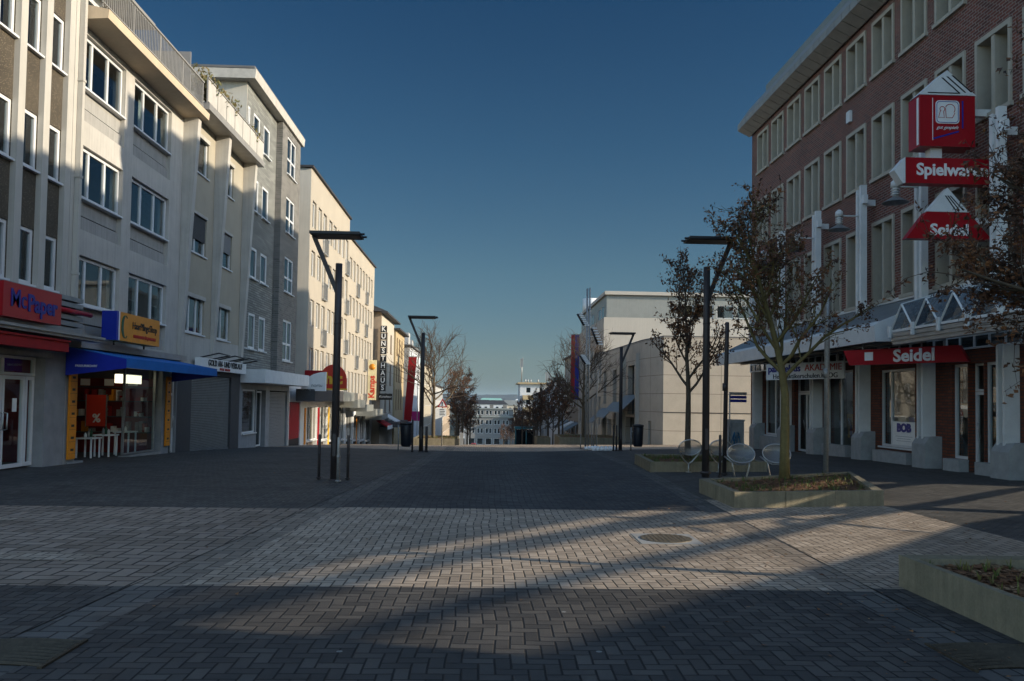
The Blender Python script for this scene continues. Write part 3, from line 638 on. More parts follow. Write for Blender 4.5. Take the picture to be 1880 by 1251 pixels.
# ------------------------------------------------------------------ left side, grey clinker building with bay
def left_clinker():
    b = thing('clinker_building', 'tall grey clinker building with white framed windows, bay and overhanging flat roof', 'building', (-10.3, 39, -.8)); fr = LF
    rows = [(3.78, 5.35), (6.88, 8.25), (9.86, 11.33), (12.8, 14.15)]; cols = [(35.0, 35.45), (35.75, 36.74), (37.35, 38.4)]
    cols = [(34.85, 35.2), (35.72, 36.74), (37.36, 38.42)]
    m = MB(); ops = [(a, c, z0, z1) for a, c in cols for z0, z1 in rows]
    wall(m, fr, 34.75, 39.6, 2.3, 15.1, ops, .12); shell(m, fr, 34.75, 43.4, -1.5, 15.1, 9); m.build('wall', slate_brick, b)
    for a, c in cols:
        for z0, z1 in rows: window(b, fr, a, c, z0, z1, -.08, fw=.11, sill=True)
    m = MB()   # smooth rendered gable wall towards the camera
    m.box(-19.3, -10.31, 34.70, 34.745, 8, 15.1); m.build('gable_wall', grey_plaster, b)
    # bay
    B2 = Frame((-10.0, 0), (0, 1)); brows = [(3.5, 5.55), (6.93, 8.7), (9.9, 11.7), (12.82, 14.72)]
    m = MB(); wall(m, B2, 39.6, 43.4, 2.9, 15.1, [(40.6, 42.4, z0, z1) for z0, z1 in brows], .14)
    for u in (39.6, 43.4): m.quad(B2.p(u, 2.9), B2.p(u, 15.1), B2.p(u, 15.1, -.3), B2.p(u, 2.9, -.3))
    m.quad(B2.p(39.6, 2.9), B2.p(43.4, 2.9), B2.p(43.4, 2.9, -.3), B2.p(39.6, 2.9, -.3)); m.build('bay', slate_dark, b)
    for z0, z1 in brows: window(b, B2, 40.6, 42.4, z0, z1, -.1, mull=(.5,), trans=(.42,), fw=.1)
    m = MB(); m.prism([fr.p(34.3, 15.1, -9.3), fr.p(34.3, 15.1, .42), fr.p(34.3, 15.5, .46), fr.p(34.3, 15.55, -9.3)], (0, 9.4, 0)); m.build('roof', basic('eaves_paint', (.40, .38, .34), .7), b)
    m = MB(); fr.box(m, 34.28, 43.72, 15.52, 15.62, -9.4, .4); m.build('roof_covering', bitumen, b)
    # shop floor with white fascia canopy
    m = MB(); fr.box(m, 34.8, 43.4, 2.28, 2.85, .004, 1.05); m.build('canopy', white_paint, b)
    m = MB(); wall(m, fr, 34.75, 43.4, -1.5, 2.3, [(35.2, 37.2, .1, 2.0), (37.4, 38.9, -1.5, 2.0), (39.6, 43.1, -1.5, 2.0)], .3); m.build('shop_wall', shop_grey, b)
    window(b, fr, 35.2, 37.2, .1, 2.0, -.12, fw=.07, gm=clear); window(b, fr, 37.5, 38.8, -.6, 1.95, -.25, fw=.07, sill=False, name='door')
    g = MB()
    for i in range(40): fr.box(g, 39.62, 43.08, -.85 + i * .07, -.85 + i * .07 + .062, -.12, -.10 + .01 * (i % 2))
    g.build('roller_shutter', blind_grey, b)
    m = MB(); m.quad(fr.p(35, -1, -1.4), fr.p(39.5, -1, -1.4), fr.p(39.5, 2.3, -1.4), fr.p(35, 2.3, -1.4)); m.build('shop_interior', room_dark, b)
    s = thing('shop_sign', 'white half-round projecting sign at the end of the white canopy', 'sign', (-9.0, 43.6, 2.2)); cf = C_frame(43.9); g = MB()
    pts = [(-9.75, 2.05)] + [(-8.45 - 1.3 * math.cos(t), 2.05 + 1.02 * math.sin(t)) for t in [R(8 + 82 * i / 8) for i in range(9)]] + [(-8.45, 2.05)]
    g.prism([(x, 43.7, z) for x, z in pts], (0, .25, 0)); g.build('sign_board', letter_white, s); text('nortu', .26, Frame((0, 43.7), (1, 0)), -8.9, 2.35, .012, shop_grey, s)
left_clinker()
# ------------------------------------------------------------------ cream building in two steps
def left_cream():
    b = thing('cream_apartment_building', 'long sunlit cream building with rows of tall windows and small balconies', 'building', (-10.3, 61, -1.6)); fr = LF
    A = [48.12, 49.82, 51.4, 53.3, 54.86, 56.5, 58.1, 59.7]; rA = [(11.76, 13.35), (8.88, 10.4), (5.95, 7.5), (3.15, 4.65)]
    Bc = [61.6 + 1.63 * k for k in range(8)]; rB = [(10.79, 12.4), (8.0, 9.5), (5.06, 6.7), (2.1, 3.73)]
    opsA = [(u, u + 1.08, z0 - (.95 if i in (2, 7) else 0), z1) for i, u in enumerate(A) for z0, z1 in rA]
    opsB = [(u, u + 1.05, z0 - (.95 if i in (2, 5) else 0), z1) for i, u in enumerate(Bc) for z0, z1 in rB]
    m = MB(); wall(m, fr, 47.6, 61.2, 1.9, 15.1, opsA, .22); shell(m, fr, 47.6, 61.2, -3, 15.1, 11)
    wall(m, fr, 61.2, 75.2, .9, 13.75, opsB, .22); shell(m, fr, 61.2, 75.2, -4, 13.75, 11); m.build('wall', cream_plaster, b)
    m = MB(); m.box(-21.3, -10.31, 47.55, 47.595, -3, 15.1); m.build('gable_wall', grey_plaster, b)
    for ops, bal in ((opsA, (2, 7)), (opsB, (2, 5))):
        for q, (a, c, z0, z1) in enumerate(ops):
            i = q // 4; w = window(b, fr, a, c, z0, z1, -.2, fw=.09, gm=glass_far, sill=i not in bal, mull=(.5,) if i % 3 == 1 else ())
            if i in bal:
                g = MB(); fr.box(g, a - .08, c + .08, z0 - .08, z0, .0, .16)
                for t in range(12): fr.box(g, a - .1 + t * (c - a + .18) / 11, a - .1 + t * (c - a + .18) / 11 + .03, z0, z0 + .95, .12, .14)
                fr.box(g, a - .1, c + .1, z0 + .95, z0 + 1.0, .1, .16)
                g.build('balcony', galv, w)
    m = MB(); fr.box(m, 47.4, 61.3, 15.1, 15.22, -11.2, .15); fr.box(m, 61.31, 75.4, 13.75, 13.87, -11.2, .15); m.build('roof', dark_roof, b)
    # shop floor
    m = MB(); wall(m, fr, 43.45, 47.6, -2.5, 2.3, [(43.6, 46.2, -2.5, 1.45)], .2); wall(m, fr, 47.6, 61.2, -3, 1.9, [(48 + 3.3 * k, 50.9 + 3.3 * k, -2.6, 1.2) for k in range(4)], .25); wall(m, fr, 61.2, 75.2, -4, .9, [(61.6 + 3.4 * k, 64.5 + 3.4 * k, -4, .4) for k in range(4)], .25); m.build('shop_wall', white_paint, b)
    m = MB(); m.quad(fr.p(43.5, -3, -.25), fr.p(75, -4, -.25), fr.p(75, 1.5, -.25), fr.p(43.5, 1.5, -.25)); m.build('shop_interior', room_dark, b)
    for k in range(4): window(b, fr, 48 + 3.3 * k, 50.9 + 3.3 * k, zg(-10, 49 + 3.3 * k) + .25, 1.2, -.15, mull=(.36, .7), fw=.07, gm=glass_far, name='shop_window'); window(b, fr, 61.6 + 3.4 * k, 64.5 + 3.4 * k, zg(-10, 63 + 3.4 * k) + .3, .4, -.15, mull=(.5,), fw=.08, gm=glass_far, name='shop_window')
    d = MB(); fr.box(d, 43.6, 46.2, -.55, 1.42, -.12, -.06); d.build('red_panel', red_sign, b); d = MB(); fr.box(d, 43.6, 46.2, -1.2, -.56, -.12, -.05); d.build('panel_base', black_paint, b)
    m = MB(); fr.box(m, 43.7, 52.5, 1.5, 2.15, .3, 1.3); m.build('canopy', teal if False else shutter_dark, b)
    for (u0, u1, z0, z1, n1) in ((52.6, 57, 1.5, 2.1, 1.3), (57.2, 60.6, 1.05, 1.6, 1.5), (60.9, 64.6, .75, 1.25, 1.6), (66, 70.5, .3, .85, 1.6), (71, 75, -.1, .4, 1.5)):
        m = MB(); fr.box(m, u0, u1, z0, z1, .02, n1); m.build('canopy', metal_panel, b)
    for i, (u, z, mt) in enumerate(((47.2, -1, orange_sign), (50.95, -1.2, red_sign), (54.3, -1.4, yellow), (66.2, -2, orange_sign))):
        m = MB(); fr.box(m, u, u + .3, z, 1.1 if u < 60 else .2, .01, .06); m.build('display_strip', mt, b)
left_cream()
s = thing('shop_sign', 'red sign with round arched top and yellow letters above the dark canopy', 'sign', (-9.3, 48.5, 2.2))
g = MB(); cf = Frame((0, 46.8), (1, 0)); g.box(-10.25, -9.0, 46.85, 49.0, 2.17, 3.25); g.build('sign_box', red_sign, s)
g = MB(); g.box(-9.75, -9.2, 46.82, 46.85, 2.45, 3.05); g.build('info_panel', letter_white, s)
g = MB(); f2 = C_frame(46.8); pts = [f2.p(-9.35, 2.2)] + [f2.p(-8.6 - .75 * math.cos(R(a)), 2.75 + .85 * math.sin(R(a))) for a in range(0, 181, 15)] + [f2.p(-7.85, 2.2)]
g.prism(pts, (0, -.12, 0)); g.build('arch', orange_red, s); text('hit', .85, f2, -8.6, 2.78, .125, yellow, s, sx=1.1, bold=.04)
g = MB(); f2.box(g, -9.4, -7.8, 2.15, 2.24, .0, .16); g.build('trim', yellow, s)
s = thing('shop_sign', 'pale yellow bakery sign with orange sun and red vertical lettering', 'sign', (-9.8, 72, 1.6)); f2 = C_frame(72)
g = MB(); f2.box(g, -10.2, -9.5, 1.6, 5.1, 0, .15); g.build('sign_box', basic('sign_cream', (.72, .62, .36), .5), s)
text('Kamps', .72, f2, -9.86, 2.75, .155, orange_red, s, vert=True, bold=.02); g = MB(); g.tube([f2.p(-9.85, 4.5, .15), f2.p(-9.85, 4.5, .17)], .27, 16); g.build('sun_disc', orange_sign, s)
# ------------------------------------------------------------------ gallery house and the houses beyond on the left
def simple_house(name, label, cat, X, y0, y1, z1, mat, winrows, wins, side=1, back=9, roofm=bitumen, gm=glass_far, roof='flat', zb=None, gable=None, fm=None, over=.3):
    fr = L_frame(X) if side > 0 else R_frame(X); b = thing(name, label, cat, fr.p((y0 + y1) / 2 * side, 0, 0)); zb = zb if zb is not None else zg(X, y1) - 1
    u0, u1 = (y0, y1) if side > 0 else (-y1, -y0)
    ops = [(u0 + a, u0 + c, z0, zz) for a, c in wins for z0, zz in winrows]
    m = MB(); wall(m, fr, u0, u1, zb, z1, ops, .2); shell(m, fr, u0, u1, zb, z1, back); m.build('wall', mat, b)
    if gable:
        m = MB(); q = fr.p(0, 0, 0)[0]; xb = q - back * side; m.box(min(q - .01 * side, xb), max(q - .01 * side, xb), y0 - .05, y0 - .004, zb, z1); m.build('gable_wall', gable, b)
    for a, c, z0, zz in ops: window(b, fr, a, c, z0, zz, -.15, fw=.09, gm=gm, fm=fm)
    m = MB()
    if roof == 'flat': fr.box(m, u0 - over, u1 + over, z1, z1 + .18, -back - .2, over)
    else:
        h = roof; a, c = u0 - over, u1 + over; n0, n1 = -back - over, over
        m.add([fr.p(a, z1, n1), fr.p(c, z1, n1), fr.p(c, z1, n0), fr.p(a, z1, n0), fr.p(a + h, z1 + h, (n0 + n1) / 2), fr.p(c - h, z1 + h, (n0 + n1) / 2)], [(3, 2, 1, 0), (0, 1, 5, 4), (1, 2, 5), (2, 3, 4, 5), (3, 0, 4)])
        fr.box(m, a, c, z1 - .16, z1 - .002, .02, over)
    m.build('roof', roofm, b); return b, fr
ochre_dark = basic('ochre_render', (.30, .24, .18), .85, .12, 1.2, bump=.2, streak=.3)
cream_light = basic('cream_light', (.42, .38, .31), .8, .08, 1.2, streak=.3); yellow_render = basic('yellow_render', (.40, .31, .18), .8, .08, 1.2, streak=.3)
grey_render = basic('grey_render', (.36, .36, .35), .85, .12, 1.2, streak=.4); blue_white = basic('white_render', (.48, .50, .52), .8, .12, 1.5, streak=.3)
brown_win = basic('window_brown', (.16, .09, .05), .6)
b, fr = simple_house('gallery_house', 'cream house with dark hip roof and brown end wall behind the vertical gallery sign', 'house', -9.6, 75.6, 86, 9.75, cream_light, [(6.3, 8.2), (3.1, 5.2), (.4, 2.3)], [(3.4, 4.9), (7.2, 8.6)], roofm=dark_roof, roof=2.2, gable=ochre_dark, fm=brown_win, over=.6)
for u, n in ((78.2, -2.6), (81.5, -4)):
    m = MB(); fr.box(m, u, u + 1.2, 9.8, 12.2, n - .8, n); fr.box(m, u - .08, u + 1.28, 12.2, 12.35, n - .88, n + .08); m.build('chimney', slate_dark, b)
m = MB(); fr.box(m, 76, 86, -.9, -.45, .02, 1.6); m.build('canopy', shutter_dark, b)
s = thing('vertical_sign', 'tall vertical sign of nine black letter boxes on the corner of gallery house', 'sign', (-9.3, 75.3, 2.4)); f2 = C_frame(75.2)
for i, ch in enumerate('KUNSTHAUS'):
    g = MB(); z = 7.82 - i * .675; f2.box(g, -9.62, -9.06, z, z + .6, -.12, .1); o = g.build('letter_box', black_paint, s); text(ch, .62, f2, -9.34, z + .30, .105, letter_white, o, bold=.012, sx=.95)
s = thing('hanging_sign', 'small black sign with pale script below the vertical letter boxes', 'sign', (-9.0, 75.3, 1.7)); g = MB(); f2.box(g, -9.7, -8.45, 1.62, 2.2, -.1, .1); g.build('sign_board', black_paint, s); text('Kunsthaus', .27, f2, -9.08, 1.92, .105, letter_white, s, shear=.3)
simple_house('yellow_house', 'narrow yellow house just behind the gallery house', 'house', -9.45, 86.3, 95.5, 9.0, yellow_render, [(6.4, 8.3), (3.6, 5.6), (.6, 2.8)], [(1, 2.2), (3.4, 4.6), (6, 7.2)], roofm=dark_roof, over=.5, fm=brown_win)
b, fr = simple_house('grey_white_house', 'grey rendered house with tall blank end wall and white chimney block', 'house', -8.9, 96.5, 112, 8.0, blue_white, [(5, 6.6), (2, 3.6), (-1, .6)], [(1.5 + 2.6 * k, 2.9 + 2.6 * k) for k in range(5)], gable=grey_render)
m = MB(); fr.box(m, 99, 101, 8.2, 9.8, -2.2, -.4); m.build('chimney', grey_render, b); m = MB(); fr.box(m, 103, 104.5, 8.2, 9.2, -1.6, -.3); m.build('chimney', grey_render, b)
simple_house('beige_house', 'beige flat roofed house partly hidden behind the red banner', 'house', -8.5, 112.5, 131, 6.6, beige_panel, [(3.9, 5.4), (.9, 2.4), (-2, -.4)], [(1.5 + 2.6 * k, 2.9 + 2.6 * k) for k in range(6)])
simple_house('pale_town_house', 'pale town house far down the left side behind bare tree', 'house', -8.2, 131.5, 160, 4.2, grey_render, [(1.6, 3.2), (-1.4, .2)], [(1.5 + 2.8 * k, 3 + 2.8 * k) for k in range(9)], roofm=dark_roof, roof=2)
simple_house('far_town_house', 'farthest town house on the left before the street bottoms out', 'house', -8.5, 161, 205, .8, ochre_dark, [(-1.8, -.2), (-5, -3.4)], [(2 + 3 * k, 3.6 + 3 * k) for k in range(13)], roofm=dark_roof, roof=2.2)
# low shop fronts, awnings and banner on the left beyond the crest
s = thing('shop_awning', 'tilted white awning on a post beyond the gallery house', 'awning', (-8.6, 80, .2)); g = MB(); g.prism([(-9.55, 79, .1), (-9.55, 79, .2), (-7.2, 79, -1.1), (-7.2, 79, -1.25)], (0, 3.4, 0)); g.build('fabric', letter_white, s); g = MB(); g.tube([(-7.3, 79.1, -3), (-7.3, 79.1, -.6)], .05, 8); g.build('post', galv, s)
s = thing('shop_awning', 'small red and white awning under the last grey canopy', 'awning', (-8.7, 73, -.6)); g = MB(); g.prism([(-9.5, 72.5, -.25), (-9.5, 72.5, -.18), (-8.5, 72.5, -.65), (-8.5, 72.5, -.8)], (0, 4, 0)); g.build('fabric', red_cloth, s); g = MB(); g.box(-8.5, -8.45, 72.5, 76.5, -1.0, -.66); g.build('valance', letter_white, s)
s = thing('square_sign', 'small magenta square sign on a bracket beside the white shop fronts', 'sign', (-7.9, 95, -.3)); f2 = C_frame(95); g = MB(); f2.box(g, -8.35, -7.2, -.75, .35, 0, .2); g.build('sign_box', magenta, s); g = MB(); f2.box(g, -8.9, -8.35, -.2, -.1, .06, .12); g.build('bracket', dark_metal, s)
s = thing('street_banner', 'tall dark red banner hanging from a pole beyond the gallery house', 'banner', (-8.6, 92, 0)); f2 = C_frame(91.5)
g = MB(); n = 14
for i in range(n):
    z0 = 6.45 - 7.2 * i / n; z1_ = 6.45 - 7.2 * (i + 1) / n; a = .06 * math.sin(i * .7); c = .06 * math.sin((i + 1) * .7)
    g.hexa([f2.p(-8.55 - .03 * i, z1_, c), f2.p(-7.65 - .035 * i, z1_, c + .1), f2.p(-7.65 - .035 * i, z1_, c + .12), f2.p(-8.55 - .03 * i, z1_, c + .02), f2.p(-8.55 - .03 * (i - 1), z0, a), f2.p(-7.65 - .035 * (i - 1), z0, a + .1), f2.p(-7.65 - .035 * (i - 1), z0, a + .12), f2.p(-8.55 - .03 * (i - 1), z0, a + .02)])
g.build('cloth', red_sign, s); g = MB(); f2.box(g, -8.9, -7.55, 6.46, 6.53, -.03, .03); f2.box(g, -7.5, -7.42, -4.2, 6.9, -.04, .04); g.build('pole', galv, s)
# ------------------------------------------------------------------ right side: brick department store
RF = R_frame()
SC = {}
def stone_window(b, fr, u0, u1, z0, z1):
    w, h = round(u1 - u0, 3), round(z1 - z0, 3); key = (w, h)
    if key not in SC:
        m = MB(); B = lambda mm, *a: fr.box(mm, *a, True)
        t = .10; B(m, 0, t, 0, h, -.42, .05); B(m, w - t, w, 0, h, -.42, .05); B(m, t, w - t, h - .13, h, -.42, .048); B(m, -.05, w + .05, -.11, 0, -.42, .10); B(m, w / 2 - .07, w / 2 + .07, 0, h - .13, -.41, .02)
        p = MB(); B(p, t, w - t, 0, h - .13, -.44, -.40)
        f = MB()
        for a, c in ((t, w / 2 - .07), (w / 2 + .07, w - t)):
            B(f, a, a + .05, 0, h - .13, -.40, -.36); B(f, c - .05, c, 0, h - .13, -.40, -.36); B(f, a + .05, c - .05, 0, .05, -.40, -.362); B(f, a + .05, c - .05, h - .18, h - .13, -.40, -.362)
        SC[key] = (m.mesh('window', reveal_stone), p.mesh('pane', glass), f.mesh('window_frame', shop_grey))
    me, pe, fe = SC[key]; at = fr.p(u0, z0, 0); o = link('window', me, b, at); link('pane', pe, o, at); link('window_frame', fe, o, at)
SLOT_ = [(17.0, -0.3, 1.33), (16, 0.0, 1.666), (13, 0.806, 2.394), (10, 1.736, 3.144), (7.2, 2.408, 3.738), (4.5, 3.136, 4.309), (2.0, 3.696, 4.72)]  # slot edges shaped to let a wedge of sun onto the paving
def right_store():
    b = thing('brick_department_store', 'dark red brick department store with stone framed window pairs and metal cornice', 'building', (12.8, 26, 0)); fr = RF
    rows = [(5.12, 7.75), (9.2, 11.3), (12.66, 14.5)]
    far = [38.03 - 1.915 * k for k in range(12)]; cols = [(-f, -f + 1.46) for f in far if f - 1.46 > 17.0]
    ops = [(a, c, z0, z1) for a, c in cols for z0, z1 in rows]
    m = MB(); wall(m, fr, -38.9, -16.9, 3.95, 14.75, ops, .45); shell(m, fr, -38.9, -16.9, -1.2, 16.0, 16)
    # added unseen lower wing, its sloping slot shaped to throw the sunlit wedge
    low = [(-38.03 + 1.915 * k, -38.03 + 1.915 * k + 1.46) for k in range(12, 20)]; lops = [(a, c, z0, z1) for a, c in low for z0, z1 in rows[:2]]
    SLOT = SLOT_[:]
    for q in range(len(SLOT) - 1):
        (ya, la, ha), (yb, lb_, hb) = SLOT[q], SLOT[q + 1]; ya = min(ya, 16.88)
        for zz in ((-1, -1, la, lb_), (ha, hb, WZ, WZ)):
            m.hexa([fr.p(-ya, zz[0], -.5), fr.p(-yb, zz[1], -.5), fr.p(-yb, zz[1], 0), fr.p(-ya, zz[0], 0), fr.p(-ya, zz[2], -.5), fr.p(-yb, zz[3], -.5), fr.p(-yb, zz[3], 0), fr.p(-ya, zz[2], 0)])
    wall(m, fr, -2, -WY0, -1, WZ, [], .45)
    wall(m, fr, -16.9, -WY0, WZ, 14.0, lops, .45); m.quad(fr.p(-16.9, 14.0, 0), fr.p(-WY0, 14.0, 0), fr.p(-WY0, 14.0, -.6), fr.p(-16.9, 14.0, -.6)); fr.box(m, -16.88, -WY0, 4.76, 5.0, -.6, -.01); fr.box(m, -16.88, -WY0, 13.7, 13.98, -.6, -.01)
    for a, c, z0, z1 in lops: fr.box(m, a - .1, c + .1, z0 - .1, z1 + .1, -.62, -.5)
    m.build('wall', red_brick, b)
    for a, c in cols:
        for z0, z1 in rows: stone_window(b, fr, a, c, z0, z1)
    for a, c in low:
        for z0, z1 in rows[:2]: stone_window(b, fr, a, c, z0, z1)
    # cornice of folded sheet panels
    m = MB(); n = 36; st = 22.0 / n
    for i in range(n):
        a = -38.95 + i * st; c = a + st - .035
        m.prism([fr.p(a, 14.76, .0), fr.p(a, 14.70, .12), fr.p(a, 14.98, .70), fr.p(a, 15.25, .70), fr.p(a, 16.05, .15), fr.p(a, 16.05, .0)], Vector(fr.d(c - a, 0)))
    m.build('cornice', sheet_metal, b)
    m = MB(); m.prism([fr.p(-38.98, 14.77, .0), fr.p(-38.98, 14.72, .10), fr.p(-38.98, 14.99, .66), fr.p(-38.98, 15.22, .66), fr.p(-38.98, 16.0, .13), fr.p(-38.98, 16.0, 0)], Vector(fr.d(22.06, 0))); m.build('cornice_joint', dark_roof, b)
    m = MB(); fr.box(m, -39.0, -16.9, 16.0, 17.3, -15, -.7); m.build('attic', metal_panel, b)
    m = MB(); fr.box(m, -34.8, -16.9, 17.3, 17.75, -14.5, -2.2); m.build('roof_house', white_paint, b)
    # white channel posts from the canopy up
    for y in (37.3, 33.7, 30.05, 26.4, 22.7, 19.2):
        m = MB()
        fr.box(m, -y - .20, -y - .07, 4.3, 8.85, .35, .55); fr.box(m, -y + .05, -y + .18, 4.3, 8.95, .35, .55); fr.box(m, -y - .07, -y + .05, 4.3, 8.8, .36, .44); fr.box(m, -y - .05, -y + .05, 8.3, 8.5, .0, .36)
        fr.box(m, -y + .18, -y + .32, 8.32, 8.6, .38, .52); m.build('post', white_paint, b)
    # canopy roof with white fascia
    m = MB(); k0, k1 = -37.4, -22.1
    m.prism([fr.p(k0, 4.95, .02), fr.p(k0, 3.98, 2.0), fr.p(k0, 3.93, 2.0), fr.p(k0, 4.88, .02)], Vector(fr.d(k1 - k0, 0))); m.build('canopy_roof', ribbed_metal, b)
    m = MB()
    m.prism([fr.p(k0, 3.46, 2.0), fr.p(k0, 3.46, 2.12), fr.p(k0, 3.9, 2.15), fr.p(k0, 4.02, 2.0)], Vector(fr.d(k1 - k0 + .1, 0))); m.prism([fr.p(k1, 3.46, 1.2), fr.p(k1, 3.46, 2.0), fr.p(k1, 4.0, 2.0), fr.p(k1, 4.34, 1.2)], Vector(fr.d(.1, 0)))
    fr.box(m, -38.9, -15, 4.95, 5.06, .0, .07); m.build('fascia', white_paint, b)
    m = MB()
    for i in range(16): fr.box(m, k0 + .2 + i, k0 + .27 + i, 3.55, 3.72, .02, 1.98)
    fr.box(m, k0, -15, 3.5, 3.58, .9, 1.0); m.build('canopy_beam', galv, b)
    # folded glass canopy
    gl = MB(); fb = MB(); Y0 = 21.4; P = 1.17
    for i in range(8):
        a, c = -Y0 + i * P, -Y0 + (i + 1) * P; mid = (a + c) / 2
        pf, vf0, vf1 = fr.p(mid, 4.34, 2.0), fr.p(a, 3.66, 2.0), fr.p(c, 3.66, 2.0); pb, vb0, vb1 = fr.p(mid, 4.93, .1), fr.p(a, 4.5, .1), fr.p(c, 4.5, .1)
        gl.quad(vf0, pf, pb, vb0); gl.quad(pf, vf1, vb1, pb); gl.add([fr.p(a + .1, 3.72, 1.8), fr.p(c - .1, 3.72, 1.8), fr.p(mid, 4.26, 1.8)], [(0, 1, 2)])
        for q, r in ((vf0, pf), (pf, vf1)): fb.tube([q, r], .03, 4, smooth=False)
        fb.tube([pf, pb], .02, 4, smooth=False); fb.tube([vf0, vb0], .025, 4, smooth=False)
        fr.box(fb, a - .045, a + .045, 3.5, 3.82, 2.0, 2.06)
        fr.box(fb, a + .1, c - .1, 3.64, 3.7, 1.96, 2.02)
    gl.build('canopy_glazing', canopy_glass, b); fb.build('canopy_frame', white_paint, b)
    m = MB(); fr.box(m, -Y0, -12, 3.52, 3.62, 1.9, 2.0); fr.box(m, -Y0, -12, 3.42, 3.51, 1.85, 1.98); fr.box(m, -Y0, -12, 3.32, 3.45, 1.8, 1.95); m.build('gutter_beam', ribbed_metal, b)
    # ground floor
    g_ops = [(-36.95, -34.6, .35, 2.95), (-33.4, -31.7, -.5, 2.95), (-30.2, -28.0, .1, 2.95), (-26.05, -23.9, .42, 2.85), (-21.95, -21.25, .3, 2.85), (-21.2, -20.55, -.5, 2.85), (-20.5, -19.55, .25, 2.85)]
    m = MB(); wall(m, fr, -38.9, -16.9, -1.2, 3.2, g_ops, .3); m.build('shopfront_wall', dark_brick, b)
    for i, (a, c, z0, z1) in enumerate(g_ops):
        zd = zg(12.8, -(a + c) / 2)
        if z0 < -.2:
            d = window(b, fr, a, c, zd + .02, z1 - .75, -.25, mull=(.5,) if c - a > 1 else (), fw=.08, gm=clear, sill=False, name='door'); window(b, fr, a, c, z1 - .74, z1, -.25, fw=.06, gm=clear, sill=False, name='transom_window')
            h = MB(); uu = (a + c) / 2 - .1; h.tube([fr.p(uu, zd + .9, -.17), fr.p(uu, zd + 1.3, -.1)], .016, 6); h.build('handle', steel, d)
        else: window(b, fr, a, c, z0, z1, -.14, mull=(.28,) if i in (3,) else ((.5,) if c - a > 1 else ()), fw=.075, gm=clear, name='shop_window')
    m = MB()
    for (a, c, z0, z1) in g_ops: m.quad(fr.p(a - .4, -.5, -1.9), fr.p(c + .4, -.5, -1.9), fr.p(c + .4, 3.1, -1.9), fr.p(a - .4, 3.1, -1.9)); m.quad(fr.p(a - .4, -.5, -.3), fr.p(a - .4, 3.1, -.3), fr.p(a - .4, 3.1, -1.9), fr.p(a - .4, -.5, -1.9))
    m.build('shop_interior', basic('room_pale', (.20, .19, .17), .9, .4, 2), b)
    rq = random.Random(8)
    for mt in (letter_white, letter_blue, sign_ochre):
        m = MB()
        for (a, c, z0, z1) in g_ops:
            if z0 < -.2: continue
            for q in range(4):
                u = rq.uniform(a + .1, c - .4); z = z0 + rq.uniform(0, .9); fr.box(m, u, u + rq.uniform(.15, .4), z, z + rq.uniform(.2, .6), -.9 - .2 * rq.random(), -.7)
        m.build('display', mt, b)
    cl = window(b, fr, -38.8, -17, 3.22, 3.93, .01, mull=tuple(i / 34 for i in range(1, 34)), trans=(.5,), fw=.05, fm=white_paint, sill=False, name='clerestory_window')
    for y in (37.3, 33.7, 30.6, 26.75, 22.85, 19.2):
        m = MB()
        for du in (-.22, .02): fr.box(m, -y + du, -y + du + .075, .78, 3.2, .02, .40)
        m.build('pilaster', white_paint, b)
        m = MB(); z = zg(12.8, y) - .3; u0, u1 = -y - .30, -y + .40
        m.prism([fr.p(u0, z, .01), fr.p(u0, z, .50), fr.p(u0, .64, .50), fr.p(u0, .84, .36), fr.p(u0, .86, .01)], Vector(fr.d(u1 - u0, 0))); m.build('plinth', plinth_stone, b)
    for (a, c) in ((-36.9, -34.4), (-30, -28), (-26, -23.9), (-21.95, -21.2), (-20.5, -19.6)):
        m = MB(); fr.box(m, a, c, -.6, .30, .01, .28); m.build('plinth', plinth_stone, b)
    m = MB(); fr.box(m, -31.06, -30.99, 0, 0, 0, 0)
    m = MB(); fr.box(m, -28.30, -28.02, 9.6 + 2.1, 12.1, .02, .12); m.build('alarm_box', white_paint, b)
    m = MB()
    for dz, r in ((.24, .07), (.58, .10)):
        m.tube([fr.p(-y, l + (h - l) * (.5 + (dz - .39) * 1.2), .15 + .05 * math.sin(y)) for y, l, h in SLOT_], r, 6)
    m.build('streak_rail', galv, b)  # unseen rails added across the slot to cast shadow streaks
    return b
WY0, WY1, WZ, ARC = -14.0, 12.6, 4.75, (4.2, -4.0)
right_store()
fr = RF
for i, y in enumerate((37.3, 33.7, 30.05, 26.4, 22.7)):
    s = thing('barn_lamp', ['white barn lamp on the farthest white post of brick store', 'white barn lamp half hidden behind the tree top', 'white barn lamp on the second clear post, just right of tree', 'large white barn lamp on the post left of red signs', 'white barn lamp under the toy sign on the nearest clear post'][i], 'lamp', fr.p(-y, 7.6, .55), 'barn lamps on the white posts')
    g = MB(); g.tube([fr.p(-y, 7.95, .52), fr.p(-y, 7.95, 1.15)], .025, 8); g.build('arm', white_paint, s)
    g = MB(); c = fr.p(-y, 0, 1.2); g.tube([(c[0], c[1], 8.15), (c[0], c[1], 8.08), (c[0], c[1], 7.92)], [.04, .12, .13], 12); g.tube([(c[0], c[1], 7.91), (c[0], c[1], 7.65)], .08, 12)
    for q in range(3): g.tube([(c[0], c[1], 7.70 + q * .07), (c[0], c[1], 7.72 + q * .07)], .125, 12)
    g.build('lamp_body', white_paint, s)
    g = MB(); g.tube([(c[0], c[1], 7.64), (c[0], c[1], 7.6), (c[0], c[1], 7.48)], [.1, .17, .36], 20, caps=False); g.build('shade', galv, s)
